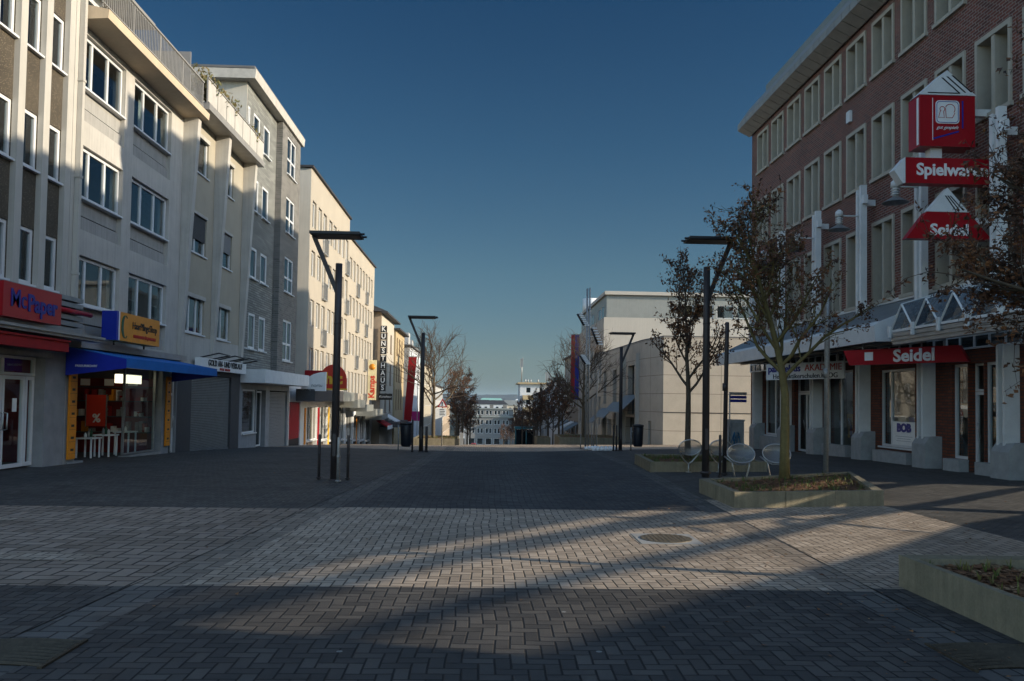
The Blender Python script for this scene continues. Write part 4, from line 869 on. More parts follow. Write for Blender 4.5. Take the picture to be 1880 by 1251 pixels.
# --- red signs on the store
def angled(p, q): 
    return Frame(p, (q[0] - p[0], q[1] - p[1])), math.hypot(q[0] - p[0], q[1] - p[1])
af, ln = angled((10.75, 23.8), (12.5, 20.9))
s = thing('shop_sign', 'slanted red sign board with big white store name below canopy', 'sign', af.p(ln / 2, 2.87, 0))
g = MB(); g.prism([af.p(.12, 2.87, 0), af.p(ln + .18, 2.87, 0), af.p(ln - .06, 3.31, 0), af.p(-.08, 3.31, 0)], Vector(af.d(0, 0, .14))); g.build('sign_board', red_sign, s)
text('Seidel', .47, af, ln * .62, 3.08, .145, letter_white, s, bold=.014, sx=1.08); g = MB(); af.box(g, .62, .88, 2.99, 3.23, .14, .15); g.build('emblem', letter_white, s)
g = MB()
for u in (.5, ln - .5): af.box(g, u, u + .04, 3.31, 3.6, .05, .09)
g.build('hanger', galv, s)
af2, ln2 = angled((10.9, 31.2), (12.4, 27.7))
s = thing('academy_sign', 'white academy banner with blue and brown lettering behind the mossy tree', 'sign', af2.p(ln2 / 2, 2.6, 0)); g = MB(); af2.box(g, 0, ln2, 2.63, 3.24, 0, .05); g.build('board', shop_grey if False else white_paint, s)
text('paracelsus', .36, af2, .95, 3.04, .055, letter_blue, s, bold=.010, sx=1.12); text('AKADEMIE', .34, af2, 2.85, 3.04, .055, letter_red, s, sx=1.06); text('Heilpraktikerschulen.KLOG', .25, af2, 1.95, 2.75, .055, letter_black, s, sx=1.12)
g = MB()
for u in (.3, ln2 - .3): af2.box(g, u, u + .03, 3.24, 3.6, .01, .04)
g.build('hanger', galv, s)
sf = C_frame(20.0)
def gable(g, w, x0, x1, xa, z0, z1, n0, n1): g.prism([sf.p(x0, z0, n0), sf.p(x1, z0, n0), sf.p(xa, z1, n0)], Vector(sf.d(0, 0, n1 - n0)))
s = thing('cube_sign', 'red cube sign with white gable roof and white pictogram panel, topmost of store signs', 'sign', (11.5, 20, 8.2))
g = MB(); sf.box(g, 10.85, 12.27, 8.25, 9.55, -.55, .0); g.build('sign_box', red_sign, s)
g = MB(); sf.box(g, 10.84, 10.87, 8.3, 9.5, -.14, -.06); sf.box(g, 11.17, 11.185, 8.4, 9.48, 0, .008); g.build('edge_strip', letter_white, s)
g = MB(); gable(g, 0, 10.83, 12.3, 11.55, 9.56, 10.2, -.5, .01); g.build('gable_roof', white_paint, s)
g = MB()
for dx in (.0, .13, .26):
    a = Vector((11.42 + dx, 10.0 + dx * .25)); c = Vector((11.86 + dx * 1.2, 9.62 + dx * .1)); d = .022
    g.hexa([sf.p(a.x - d, a.y, .01), sf.p(a.x + d, a.y, .01), sf.p(c.x + d, c.y, .01), sf.p(c.x - d, c.y, .01), sf.p(a.x - d, a.y, .018), sf.p(a.x + d, a.y, .018), sf.p(c.x + d, c.y, .018), sf.p(c.x - d, c.y, .018)])
sf.box(g, 11.05, 11.88, 9.6, 9.625, .01, .018); g.build('roof_stripes', black_paint, s)
def rounded(x0, x1, z0, z1, r, k=4):
    out = []
    for cx, cz, a0 in ((x1 - r, z1 - r, 0), (x0 + r, z1 - r, 90), (x0 + r, z0 + r, 180), (x1 - r, z0 + r, 270)):
        for i in range(k + 1): a = R(a0 + 90 * i / k); out.append((cx + r * math.cos(a), cz + r * math.sin(a)))
    return out
g = MB(); g.prism([sf.p(x, z, .0) for x, z in rounded(11.25, 11.86, 8.83, 9.42, .09)], Vector(sf.d(0, 0, .012))); pnl = g.build('emblem', letter_white, s)
g = MB(); q = [sf.p(x, z, .014) for x, z in rounded(11.28, 11.83, 8.86, 9.39, .08)]; g.tube(q + [q[0]], .008, 4); g.build('emblem_border', blue_sign, pnl)
g = MB()
def ring(cx, cz, r, a0=0, a1=360, k=14): g.tube([sf.p(cx + r * math.cos(R(a0 + (a1 - a0) * i / k)), cz + r * math.sin(R(a0 + (a1 - a0) * i / k)), .016) for i in range(k + 1)], .009, 4)
ring(11.42, 9.20, .062, -60, 240); ring(11.62, 9.20, .125, 160, -40)
for pl in ([(11.37, 9.15), (11.32, 8.98), (11.47, 8.98), (11.45, 9.14)], [(11.5, 9.22), (11.52, 8.98), (11.68, 8.98), (11.74, 9.1)]): g.tube([sf.p(x, z, .016) for x, z in pl], .009, 4)
g.build('pictogram', letter_red, pnl)
g = MB(); sf.box(g, 11.93, 11.965, 8.72, 9.42, 0, .01); g.hexa([sf.p(11.19, 8.42, 0), sf.p(11.85, 8.62, 0), sf.p(11.85, 8.66, 0), sf.p(11.19, 8.46, 0), sf.p(11.19, 8.42, .01), sf.p(11.85, 8.62, .01), sf.p(11.85, 8.66, .01), sf.p(11.19, 8.46, .01)]); g.build('border_stripe', blue_sign, s)
text('gut gespielt', .12, sf, 11.55, 8.73, .004, letter_white, s, shear=.4)
g = MB(); sf.box(g, 12.27, 12.9, 9.12, 9.3, -.35, -.2); g.build('bracket', white_paint, s); g = MB(); sf.box(g, 11.2, 11.5, 8.0, 8.25, -.4, -.15); g.build('bracket', white_paint, s)
s = thing('toy_sign', 'long red sign with white toy shop lettering in the middle of store signs', 'sign', (11.6, 20, 7.3))
g = MB(); sf.box(g, 10.5, 12.75, 7.3, 7.95, -.3, 0); g.build('sign_box', red_sign, s); text('Spielwaren', .42, sf, 11.68, 7.64, .004, letter_white, s, bold=.012)
g = MB(); g.prism([(10.49, 20.02, 7.96), (10.2, 20.02, 7.62), (10.42, 20.02, 7.3), (10.49, 20.02, 7.3)], (0, .28, 0)); g.build('gable_end', white_paint, s); g = MB(); sf.box(g, 12.75, 12.9, 7.5, 7.68, -.2, -.08); g.build('bracket', white_paint, s)
s = thing('triangle_sign', 'red trapezoid sign with white store name and gable, lowest of store signs', 'sign', (11.55, 20, 5.9))
g = MB(); g.prism([sf.p(10.5, 5.9, 0), sf.p(12.7, 5.9, 0), sf.p(12.1, 6.58, 0), sf.p(11.02, 6.58, 0)], Vector(sf.d(0, 0, -.25))); g.build('sign_board', red_sign, s); text('Seidel', .40, sf, 11.6, 6.12, .004, letter_white, s, bold=.012, sx=1.05)
g = MB(); gable(g, 0, 11.02, 12.1, 11.56, 6.59, 7.2, -.2, .0); g.build('gable_roof', white_paint, s)
g = MB()
for dx in (0, .1, .2):
    a = Vector((11.5 + dx * .6, 7.0)); c = Vector((11.76 + dx, 6.63)); d = .016
    g.hexa([sf.p(a.x - d, a.y, .0), sf.p(a.x + d, a.y, .0), sf.p(c.x + d, c.y, .0), sf.p(c.x - d, c.y, .0), sf.p(a.x - d, a.y, .008), sf.p(a.x + d, a.y, .008), sf.p(c.x + d, c.y, .008), sf.p(c.x - d, c.y, .008)])
g.build('roof_stripes', black_paint, s); g = MB(); sf.box(g, 12.1, 12.9, 6.3, 6.46, -.2, -.08); g.build('bracket', white_paint, s)
# poster in the display window
s = thing('window_poster', 'white poster with three bold blue capitals in the display window', 'poster', fr.p(-24.7, .5, -.04)); g = MB(); fr.box(g, -25.45, -24.0, .5, 1.22, -.09, -.08); g.build('sheet', letter_white, s); text('BOB', .34, fr, -24.7, 1.02, -.078, letter_blue, s, bold=.02, sx=1.25)
g = MB()
for i, w in enumerate((1.0, .8, .9)): fr.box(g, -24.7 - w / 2, -24.7 + w / 2, .66 - .07 * i + .1, .67 - .07 * i + .1, -.079, -.076)
g.build('print', shop_grey, s)
s = tag((lambda g: (fr.box(g, -24.75, -23.98, 1.3, 2.55, -.5, -.48), g.build('window_screen', basic('screen_pale', (.45, .46, .42), .9)))[1])(MB()), 'pale grey screen hanging inside the display window above poster', 'screen')
# ------------------------------------------------------------------ pale stone building across the side street
def stone_building():
    b = thing('stone_store', 'pale stone clad store with folded facade across the side street', 'building', (11, 60, -1)); P = [(30, 50), (11.0, 50), (10.35, 53.6), (9.75, 68)]
    top = 5.8
    f1 = Frame((0, 50), (1, 0)); m = MB(); wall(m, f1, 11.0, 40, -2, top, [], .2); m.build('front_wall', stone_slab, b)
    m = MB(); f1.box(m, 10.98, 40, 1.10, 1.16, -.01, .015); m.build('joint', shutter_dark, b)
    f2 = Frame(P[2], (P[1][0] - P[2][0], P[1][1] - P[2][1])); l2 = math.hypot(P[1][0] - P[2][0], P[1][1] - P[2][1]); m = MB(); wall(m, f2, 0, l2, -2, top, [(1.2, 1.75, -2, .55), (3.1, 3.4, .4, 1.0)][:1], .2); m.build('corner_wall', stone_slab, b)
    m = MB(); f2.box(m, 1.2, 1.75, -2, .55, -.2, -.16); m.build('side_door', ochre_dark, b)
    f3 = Frame(P[3], (P[2][0] - P[3][0], P[2][1] - P[3][1])); l3 = math.hypot(P[2][0] - P[3][0], P[2][1] - P[3][1])
    ops = [(l3 - 4.2, l3 - 2.2, .9, 4.3), (l3 - 4.8, l3 - 1.2, -2, .7), (4.8, 6.3, 1.6, 4.2), (1.0, 2.2, 1.6, 4.2)] + [(.6 + 2.2 * k, 2.2 + 2.2 * k, -3, .4) for k in range(4)]
    m = MB(); wall(m, f3, 0, l3, -3, top, ops, .5); m.build('street_wall', stone_slab, b)
    for a, c, z0, z1 in ops: window(b, f3, a, c, max(z0, zg(10, 60) + .05), z1, -.4, fw=.06, fm=shutter_dark, sill=False)
    for u in (l3 - .9, l3 - 5.2, 7.2): m = MB(); f3.box(m, u, u + .25, -2, top - .8 if u > 9 else 1, .002, .25); m.build('pilaster', stone_pale, b)
    for (a, c, z) in ((l3 - 5.0, l3 - 1.0, 1.9), (5.0, 7.6, 1.4), (.4, 2.6, .9)):
        m = MB(); m.prism([f3.p(a, z + .3, .02), f3.p(a, z + .36, .02), f3.p(a, z - .82, 1.25), f3.p(a, z - .9, 1.25)], Vector(f3.d(c - a, 0))); m.build('glass_awning', ribbed_metal, b)
    m = MB(); vs = [(40, 50, top), (11, 50, top), (10.35, 53.6, top), (9.75, 68, top), (40, 68, top)]; m.prism(vs, (0, 0, .08)); m.build('roof', bitumen, b)
    # upper, set back volume
    f4 = Frame((0, 68), (1, 0)); m = MB(); wall(m, f4, 9.9, 40, top, 8.85, [], .2, .0); m.build('upper_wall', stone_pale, b)
    f5 = Frame((9.9, 68), (0, -1)); rows5 = [(3.2, 5.2), (.4, 2.4)]; w5 = [(-u - 1.2, -u) for u in (1.5, 4.2, 7, 9.8, 12.6, 15.4)]
    m = MB(); wall(m, f5, -18, 0, -4, 8.85, [(a, c, z0, z1) for a, c in w5 for z0, z1 in ((3.4, 6.6), (-.2, 2.2))], .3); m.quad(f5.p(-18, -4), f5.p(-18, 8.85), f5.p(-18, 8.85, -14), f5.p(-18, -4, -14)); m.build('side_wall', stone_pale, b)
    for a, c in w5:
        for z0, z1 in ((3.4, 6.6), (-.2, 2.2)): window(b, f5, a, c, z0, z1, -.25, fw=.06, fm=shutter_dark, sill=False)
    wins = [(16.1 + 1.7 * k, 17.5 + 1.7 * k) for k in range(9)]
    m = MB(); wall(m, f4, 10.15, 40, 8.85, 10.75, [(a, c, 8.95, 10.05) for a, c in wins], .15, -.2)
    f6 = Frame((10.15, 68.2), (0, -1)); wall(m, f6, -17.5, 0, 8.85, 10.75, [(-5.5, -1.5, 8.95, 10.05), (-12, -8, 8.95, 10.05)], .15); m.build('top_storey', metal_panel, b)
    for k, (a, c) in enumerate(wins): window(b, f4, a, c, 8.95, 10.05, -.3, fw=.05, gm=glass if k % 4 > 1 else clear_up, sill=False); 
    for a, c in ((-5.5, -1.5), (-12, -8)): window(b, f6, a, c, 8.95, 10.05, -.1, fw=.06, mull=(.5,), sill=False)
    m = MB(); m.box(9.95, 40, 67.9, 86, 10.76, 11.05); m.build('roof', stone_pale, b)
    m = MB(); m.tube([(10.9, 84, 11.05), (10.9, 84, 12.4)], .9, 14); m.build('stair_turret', white_paint, b)
stone_building()
b, fr5 = simple_house('brown_house', 'dark brown house behind the red and blue banner on the right', 'house', 10.2, 86.5, 104, 7.2, ochre_dark, [(4.2, 5.8), (1.2, 2.8), (-2, -.4)], [(1.5 + 2.7 * k, 2.9 + 2.7 * k) for k in range(6)], side=-1, roofm=dark_roof, roof=2)
simple_house('white_shop_house', 'white shop house with row of windows beyond the brown house', 'house', 9.8, 104.5, 126, 4.4, blue_white, [(1.8, 3.4), (-1.2, .4)], [(1.5 + 2.7 * k, 2.9 + 2.7 * k) for k in range(7)], side=-1)
simple_house('grey_shop_house', 'grey shop house halfway down the right side of the hill', 'house', 9.4, 126.5, 158, 3.0, grey_render, [(.4, 2.0), (-2.8, -1.2)], [(1.5 + 2.8 * k, 3 + 2.8 * k) for k in range(10)], side=-1, roofm=dark_roof, roof=2)
s = thing('flag_banner', 'tall red and blue banner hanging on the right hand facades', 'banner', (9.3, 85.5, 2)); f2 = C_frame(85.4)
g = MB(); f2.box(g, 9.0, 9.42, 2.0, 8.75, 0, .06); g.build('red_cloth', orange_red if False else red_sign, s); g = MB(); f2.box(g, 9.42, 9.85, 2.0, 8.75, 0, .06); g.build('blue_cloth', blue_sign, s); g = MB(); f2.box(g, 8.95, 10.2, 8.76, 8.84, 0, .06); g.build('bracket', galv, s)
for i, (y, x) in enumerate(((87, 8.6), (92, 8.5), (98, 8.5))):
    g = MB(); g.prism([(10.15, y, -.6), (10.15, y, -.5), (x, y, -1.35), (x, y, -1.5)], (0, 3.6, 0)); tag(g.build('shop_awning', [ribbed_metal, white_paint, ribbed_metal][i]), ['grey sloping awning nearest the stone store', 'white sloping awning under the red and blue banner', 'grey sloping awning farther down the right side'][i], 'awning', 'sloping awnings on the right')
# tower block with yellow balconies
b = thing('tower_block', 'white block with yellow balconies and antennas on its flat roof', 'building', (12, 200, -10)); f2 = C_frame(198)
m = MB(); wall(m, f2, 8.6, 16, -12, 6.0, [(10, 11.2, 3.8, 5.2), (13.2, 14.1, 3.8, 5.2), (14.6, 15.4, 3.8, 5.2), (10, 11.2, .9, 2.3), (13.2, 15, .9, 2.3), (10, 11.2, -2.1, -.7), (13.2, 15, -2.1, -.7)], .2); f3 = Frame((8.6, 198), (0, -1)); wall(m, f3, -12, 0, -12, 6.0, [], .2); m.build('wall', blue_white, b)
for a, c, z in ((10, 11.2, 3.8), (13.2, 14.1, 3.8), (14.6, 15.4, 3.8), (10, 11.2, .9), (13.2, 15, .9), (10, 11.2, -2.1), (13.2, 15, -2.1)): window(b, f2, a, c, z, z + 1.4, -.1, gm=glass, fw=.1, sill=False)
for z in (2.2, -.7, -3.7): m = MB(); f2.box(m, 9.2, 15.4, z, z + 1.05, .02, 1.0); m.build('balcony', yellow_render, b)
m = MB(); m.box(8.0, 16.6, 197.2, 212, 6.0, 6.35); m.build('roof', yellow_render, b)
m = MB()
for x, h in ((9.0, 12.2), (15.2, 9), (15.9, 8.4)): m.tube([(x, 200, 6.3), (x, 200, h)], .14, 6); m.box(x - .35, x - .1, 199.8, 200.1, h - 2.2, h); m.box(x + .12, x + .36, 199.8, 200.1, h - 2, h + .3)
for x in (9.9, 10.5, 11.2, 13): m.tube([(x, 199, 6.3), (x, 199, 7.2)], .18, 6)
m.build('antenna', galv, b)
# ------------------------------------------------------------------ foot of the street, town and hills
far_wall = basic('far_wall', (.19, .187, .18), .85, .12, .3)
b = thing('street_end_house', 'long grey house with mansard storey closing the foot of the street', 'building', (2, 300, -15)); f2 = C_frame(300)
wn = [(-5.6 + 3.1 * k + d, -4.7 + 3.1 * k + d) for k in range(5) for d in (0, 1.25)]
ops = [(a, c, z0, z1) for a, c in wn for z0, z1 in ((-6.9, -5.2), (-10.1, -8.2))] + [(-5.6 + 3.1 * k, -3.4 + 3.1 * k, -14.2, -11.9) for k in range(5)]
m = MB(); wall(m, f2, -7, 11, -16, -4.2, ops, .3); shell(m, f2, -7, 11, -16, -4.2, 12); m.build('wall', far_wall, b)
for a, c, z0, z1 in ops: window(b, f2, a, c, z0, z1, -.2, fw=.1, gm=glass, sill=False)
m = MB(); f2.box(m, -7.4, 11.4, -4.2, -3.7, -12, .4); f2.box(m, -6.6, 10.6, -1.3, -.9, -11.5, -.3); m.build('roof', metal_panel, b)
mo = [(a, c, -3.3, -1.7) for a, c in wn]; m = MB(); wall(m, f2, -6.7, 10.7, -3.7, -1.3, mo, .2, -.7); m.build('mansard', far_wall, b)
for a, c, z0, z1 in mo: window(b, f2, a, c, z0, z1, -.85, fw=.1, gm=glass, sill=False)
m = MB()
for x in (-4, 2, 7): f2.box(m, x, x + 1.4, -.9, .4, -6, -5)
m.build('chimney', slate_dark, b)
b = thing('corner_house', 'blue grey corner house to the right of the street end house', 'building', (15, 296, -15)); f2 = C_frame(296); ops = [(12.4 + 2.6 * k, 13.7 + 2.6 * k, z, z + 1.8) for k in range(3) for z in (-7, -10.3, -13.6)]
m = MB(); wall(m, f2, 11.5, 20, -16, -4, ops, .3); shell(m, f2, 11.5, 20, -16, -4, 12); m.build('wall', far_wall, b)
for a, c, z0, z1 in ops: window(b, f2, a, c, z0, z1, -.2, fw=.1, gm=glass, sill=False)
m = MB(); m.prism([f2.p(11, -4, .5), f2.p(20.5, -4, .5), f2.p(18.5, .2, -5), f2.p(13, .2, -5)], Vector(f2.d(0, 0, -4))); m.build('roof', metal_panel, b)
rg = random.Random(11)
tm = [blue_white, cream_light, white_paint, grey_render, cream_light]
copper = basic('roof_copper', (.20, .38, .33), .6, .1, .2); roofs = [dark_roof, metal_panel, copper, white_paint, bitumen]
for i in range(26):
    y = 430 + 34 * (i // 2) + rg.uniform(-8, 8); px = [845, 872, 893, 914, 934, 951, 862, 905, 927, 880][(i * 3) % 10] + rg.uniform(-6, 6); x = (px - 889) / 1500 * y + 12; w = rg.uniform(10, 26); z0 = -19.5; z1 = 1.65 - (1.5 + 8.5 * rg.random() - (1.5 if i > 16 else 0)) / 1500 * y
    nm = ['white', 'cream', 'bright white', 'grey', 'pale'][i % 5]
    t = thing('town_house', f'distant {nm} block in the valley town below the wooded hill', 'house', (x, y, z0), 'houses of the valley town')
    t['label'] = 'small pale block of the distant valley town below the wooded hill'
    g = MB(); g.box(x - w / 2, x + w / 2, y, y + 14, z0, z1); g.build('wall', tm[i % 5], t)
    g = MB(); h = rg.uniform(1, 3.2); g.prism([(x - w / 2 - .5, y - .4, z1), (x + w / 2 + .5, y - .4, z1), (x + w / 2 - 2, y + 4, z1 + h), (x - w / 2 + 2, y + 4, z1 + h)], (0, 8, 0)); g.build('roof', roofs[i % 5], t)
    g = MB()
    for k in range(int(w / 3)):
        for q in range(2): g.box(x - w / 2 + 1 + 3 * k, x - w / 2 + 2.2 + 3 * k, y - .06, y - .01, z1 - 2.6 - 3 * q, z1 - 1.2 - 3 * q)
    g.build('window', glass, t)
m = MB(); vs = []; fs = []; nx, ny = 220, 14
for j in range(ny):
    for i in range(nx):
        x = -1600 + 3200 * i / (nx - 1); y = 2300 + 60 * j
        h = (22 + 9 * mnoise.noise((x * .0022, 1.3, 0)) + 3 * mnoise.noise((x * .011, y * .01, 3))) * math.sin(math.pi * (.05 + .62 * j / (ny - 1)))
        vs.append((x, y, -22 + max(0, h) * 1.75 + 3.0 * mnoise.noise((x * .05, y * .05, 7)) * min(1, j / 3)))
for j in range(ny - 1):
    for i in range(nx - 1): q = j * nx + i; fs.append((q, q + 1, q + nx + 1, q + nx))
m.add(vs, fs); o = m.build('hills', hill_mat, None, (0, 0, 0)); o['kind'] = 'structure'
# ------------------------------------------------------------------ trees
def make_tree(name, label, cat, base, H, z1, rad, seed, nl=8, ns=6, nt=4, cl=4, leaf=.055, r0=.1, bark=bark_dark, group=None, lean=(0, 0), up=.55, tw=.006, nb=2, azr=None):
    t = thing(name, label, cat, (0, 0, 0), group); rg = random.Random(seed); tk = MB(); br = MB(); lf = MB()
    def seg(mb, p, d, L, r, n, sides, upb, wob=.18, r1=None):
        pts = [p.copy()]; rr = [r]; d = d.normalized()
        for i in range(n):
            d = (d + Vector((rg.gauss(0, wob), rg.gauss(0, wob), rg.gauss(0, wob) + upb))).normalized(); p = p + d * (L / n); pts.append(p.copy()); rr.append(r + ((r1 if r1 is not None else r * .3) - r) * (i + 1) / n)
        mb.tube(pts, rr, sides, caps=False); return pts, rr, d
    def cluster(p, k):
        for _ in range(k):
            c = p + Vector((rg.gauss(0, 1), rg.gauss(0, 1), rg.gauss(0, 1) - .3)) * leaf * .75; a = Vector((rg.gauss(0, 1), rg.gauss(0, 1), rg.gauss(0, 1) - .6)).normalized(); q = a.orthogonal().normalized(); w = a.cross(q); s = leaf * rg.uniform(.45, .95)
            lf.add([c - a * s, c + q * s * .6 + w * s * .2, c + a * s, c - q * s * .6 + w * s * .2], [(0, 1, 2), (0, 2, 3)])
        if rg.random() < .5:
            s = leaf * .42; c = p + Vector((0, 0, -leaf * .6)); lf.add([(c.x - s, c.y, c.z), (c.x, c.y - s, c.z), (c.x + s, c.y, c.z), (c.x, c.y + s, c.z), (c.x, c.y, c.z - s), (c.x, c.y, c.z + s)], [(0, 1, 5), (1, 2, 5), (2, 3, 5), (3, 0, 5), (1, 0, 4), (2, 1, 4), (3, 2, 4), (0, 3, 4)])
    trunk = [Vector((0, 0, -.05))]; rr = [r0 * 1.25]; n = 9
    for i in range(1, n + 1):
        f = i / n; lf_ = max(0, f - .38) / .62; trunk.append(Vector((lean[0] * lf_ + rg.gauss(0, .02) * f, lean[1] * lf_ + rg.gauss(0, .02) * f, H * .86 * f))); rr.append(r0 * (1 - .85 * max(0, f - z1 / H * .6) / (1 - z1 / H * .6)) if f > z1 / H * .6 else r0)
    tk.tube(trunk, rr, 10)
    def at(z):
        f = min(1, max(0, z / (H * .86))) * n; i = min(n - 1, int(f)); return trunk[i].lerp(trunk[i + 1], f - i), rr[i] + (rr[i + 1] - rr[i]) * (f - i)
    for i in range(nl):
        f = i / max(1, nl - 1); z = z1 + (H * .8 - z1) * f ** 1.15; p, r = at(z); az = (i * 2.4 + rg.uniform(-.4, .4)) if azr is None else rg.uniform(*azr)
        L = rad * (1.25 - .75 * f) * rg.uniform(.85, 1.15); el = up + .35 * f + rg.uniform(-.1, .15); d = Vector((math.cos(az) * math.cos(el), math.sin(az) * math.cos(el), math.sin(el)))
        lp, lr, _ = seg(tk, p, d, L, max(.012, r * .62), 6, 6, .06, .12)
        for s in range(ns):
            ff = .22 + .75 * s / ns; k = min(5, int(ff * 6)); q = lp[k].lerp(lp[k + 1], ff * 6 - k) if k < 6 else lp[-1]; dd = (lp[min(6, k + 1)] - lp[k]).normalized(); side = dd.orthogonal(); side.rotate(Matrix.Rotation(rg.uniform(0, 6.28), 3, dd)); d2 = (dd * .75 + side.normalized() * .8 + Vector((0, 0, .25)))
            L2 = rad * .5 * (1 - .5 * ff) * rg.uniform(.7, 1.2); sp, sr, d3 = seg(br, q, d2, L2, max(tw * 1.3, lr[k] * .5), 4, 4, .07, .2, tw)
            for u in range(nt):
                k2 = 1 + u % 4; q2 = sp[k2]; side = d3.orthogonal(); side.rotate(Matrix.Rotation(rg.uniform(0, 6.28), 3, d3)); tp, _, _ = seg(br, q2, d3 + side.normalized() * .9 + Vector((0, 0, .2)), L2 * rg.uniform(.35, .7), tw, nb, 3, .08, .3, tw * .5)
                if cl:
                    for v in range(1, len(tp)):
                        if rg.random() < .8: cluster(tp[v], cl)
                    if rg.random() < .7: cluster(tp[0].lerp(tp[-1], .5), cl)
            if cl and rg.random() < .8: cluster(sp[-1], cl)
        if cl: cluster(lp[-1], cl)
    tk.build('trunk', bark, t, (0, 0, 0)); br.build('branches', bark if bark is bark_yellow else twig_mat, t, (0, 0, 0))
    if lf.v: lf.build('foliage', dead_leaf, t, (0, 0, 0))
    t.location = (base[0], base[1], base[2] if len(base) > 2 else zg(*base)); return t
def copy_tree(o, loc, rz=0, scale=1., label=None, group=None):
    c = o.copy(); COL.objects.link(c); c.location = loc; c.rotation_euler = (0, 0, rz); c.scale = (scale,) * 3
    if label: c['label'] = label
    if group: c['group'] = group
    for ch in o.children:
        d = ch.copy(); COL.objects.link(d); d.parent = c
        for g in ch.children: e = g.copy(); COL.objects.link(e); e.parent = d
    return c
make_tree('street_tree', 'mossy yellow trunked tree with brown leaf clusters in the middle planter', 'tree', (6.02, 16.2, .2), 5.85, 2.0, 1.72, 5, nl=17, ns=8, nt=4, cl=4, leaf=.056, r0=.09, bark=bark_yellow, lean=(-.75, .1), up=.66)
make_tree('street_tree', 'slender dark tree with clumped brown leaves standing behind the metal seats', 'tree', (5.42, 21.6, .2), 5.7, 1.75, 1.35, 9, nl=13, ns=7, nt=4, cl=3, leaf=.06, r0=.075, bark=bark_dark, lean=(-.12, 0), up=.8)
make_tree('street_tree', 'large tree at right edge whose fruiting branches hang before the red signs', 'tree', (6.4, 7.0, .2), 5.3, 1.9, 2.0, 21, nl=26, ns=9, nt=6, cl=6, leaf=.043, r0=.075, bark=bark_dark, up=.3, tw=.004, azr=(1.9, 4.3))
bare = make_tree('bare_tree', 'bare wide tree in the planter behind the warning sign', 'tree', (-3.2, 52), 6.9, 2.3, 3.3, 31, nl=16, ns=9, nt=5, cl=0, r0=.12, bark=bark_bare, up=.42, tw=.010)
copy_tree(bare, (6.75, 55.5, zg(6.75, 55.5)), 2.0, 1.06, 'bare tree behind the light mast in the far right planter')
streak_tree = make_tree('bare_tree', 'added unseen bare tree by the right pavement, casting branch shadows', 'tree', (11.2, 12.2), 5.5, 1.35, 3.6, 77, nl=8, ns=3, nt=0, cl=0, r0=.24, up=.08, tw=.03, azr=(3.6, 5.2))  # out-of-view tree added to streak the sunlit paving with limb shadows
leafy = make_tree('bare_tree', 'dark tree with old leaves behind left warning sign', 'tree', (-2.2, 66), 6.4, 2.0, 1.9, 41, nl=11, ns=6, nt=3, cl=3, leaf=.085, r0=.1, bark=bark_dark, up=.6, tw=.014)
gl_ = 'trees lining the hill down the street'; leafy['group'] = gl_
for i, (x, y) in enumerate(((-2.6, 84), (-3.2, 104), (-4, 130), (-5, 165), (6.6, 72), (6.9, 88), (7.2, 104), (7.4, 122), (8, 142), (8.4, 165), (6.0, 96), (5.6, 140), (5.2, 80), (7.6, 79), (5.4, 115), (8.2, 97), (6.4, 133), (6.2, 155), (5.8, 175), (4.6, 190), (-2.0, 76), (-1.6, 95), (-2.4, 117), (-3.0, 150))):
    copy_tree(leafy, (x, y, zg(x, y)), i * 1.3, .9 + .12 * (i % 3), 'dark tree with old leaves lining the street below the crest', gl_)
# ------------------------------------------------------------------ lamps and poles
def make_lamp(mir, label):
    t = thing('street_lamp', label, 'street lamp', (0, 0, 0), 'angular street lamps')
    g = MB(); g.tube([(0, 0, -.1), (0, 0, 3.2), (0, 0, 4.45)], [.08, .074, .07], 16); g.tube([(0, 0, 3.2), (0, 0, 3.23)], .08, 16); g.tube([(0, 0, -.02), (0, 0, .03)], .12, 16); g.box(-.035, .035, -.084, -.06, .5, .95); g.build('pole', pole_brown, t, (0, 0, 0))
    x1 = -.52 * mir
    g = MB(); d = .045; g.hexa([(.02 - d, -.05, 3.75), (.02 + d, -.05, 3.75), (.02 + d, .05, 3.75), (.02 - d, .05, 3.75), (x1 - d, -.05, 5.0), (x1 + d, -.05, 5.0), (x1 + d, .05, 5.0), (x1 - d, .05, 5.0)]); g.build('arm', pole_brown, t, (0, 0, 0))
    g = MB(); a, c = sorted((x1 - .03 * mir, x1 + .98 * mir)); g.box(a, c, -.35, .25, 5.0, 5.055); g.box(min(a, c) + .04, c - .04, -.30, .20, 4.985, 5.0); e = x1 + 1.06 * mir; g.tube([(x1 + .9 * mir, .1, 5.03), (e, .1, 5.03)], .022, 6); g.tube([(x1 + .9 * mir, -.2, 5.03), (e, -.2, 5.03)], .022, 6); g.build('lamp_head', dark_metal, t, (0, 0, 0))
    return t
la = make_lamp(1, 'dark angular street lamp on the left beside thin bollards, nearest left one'); la.location = (-3.04, 16.85, zg(-3, 16.85))
copy_tree(la, (-2.33, 30.6, zg(-2.3, 30.6)), label='smaller dark angular lamp on left before the bare tree')
lb = make_lamp(-1, 'dark angular street lamp on right rising through the brown leaves'); lb.location = (4.78, 17.5, zg(4.8, 17.5) + .2)
copy_tree(lb, (5.83, 34.8, zg(5.8, 34.8)), label='smaller dark angular lamp on right before the stone store')
def post(label, x, y, h, r, mat=pole_brown, name='bollard', cat='bollard', group='thin metal bollards', cap=True, lean=0):
    z = zg(x, y); t = MB(); t.tube([(x, y, z - .05), (x + lean, y, z + h - .02), (x + lean, y, z + h)], [r, r, r * .8], 10)
    if cap: t.tube([(x, y, z + .02), (x, y, z + .05)], r * 1.7, 10); t.tube([(x, y, z + h * .55), (x, y, z + h * .6)], r * 1.12, 10)
    tag(t.build(name, mat), label, cat, group)
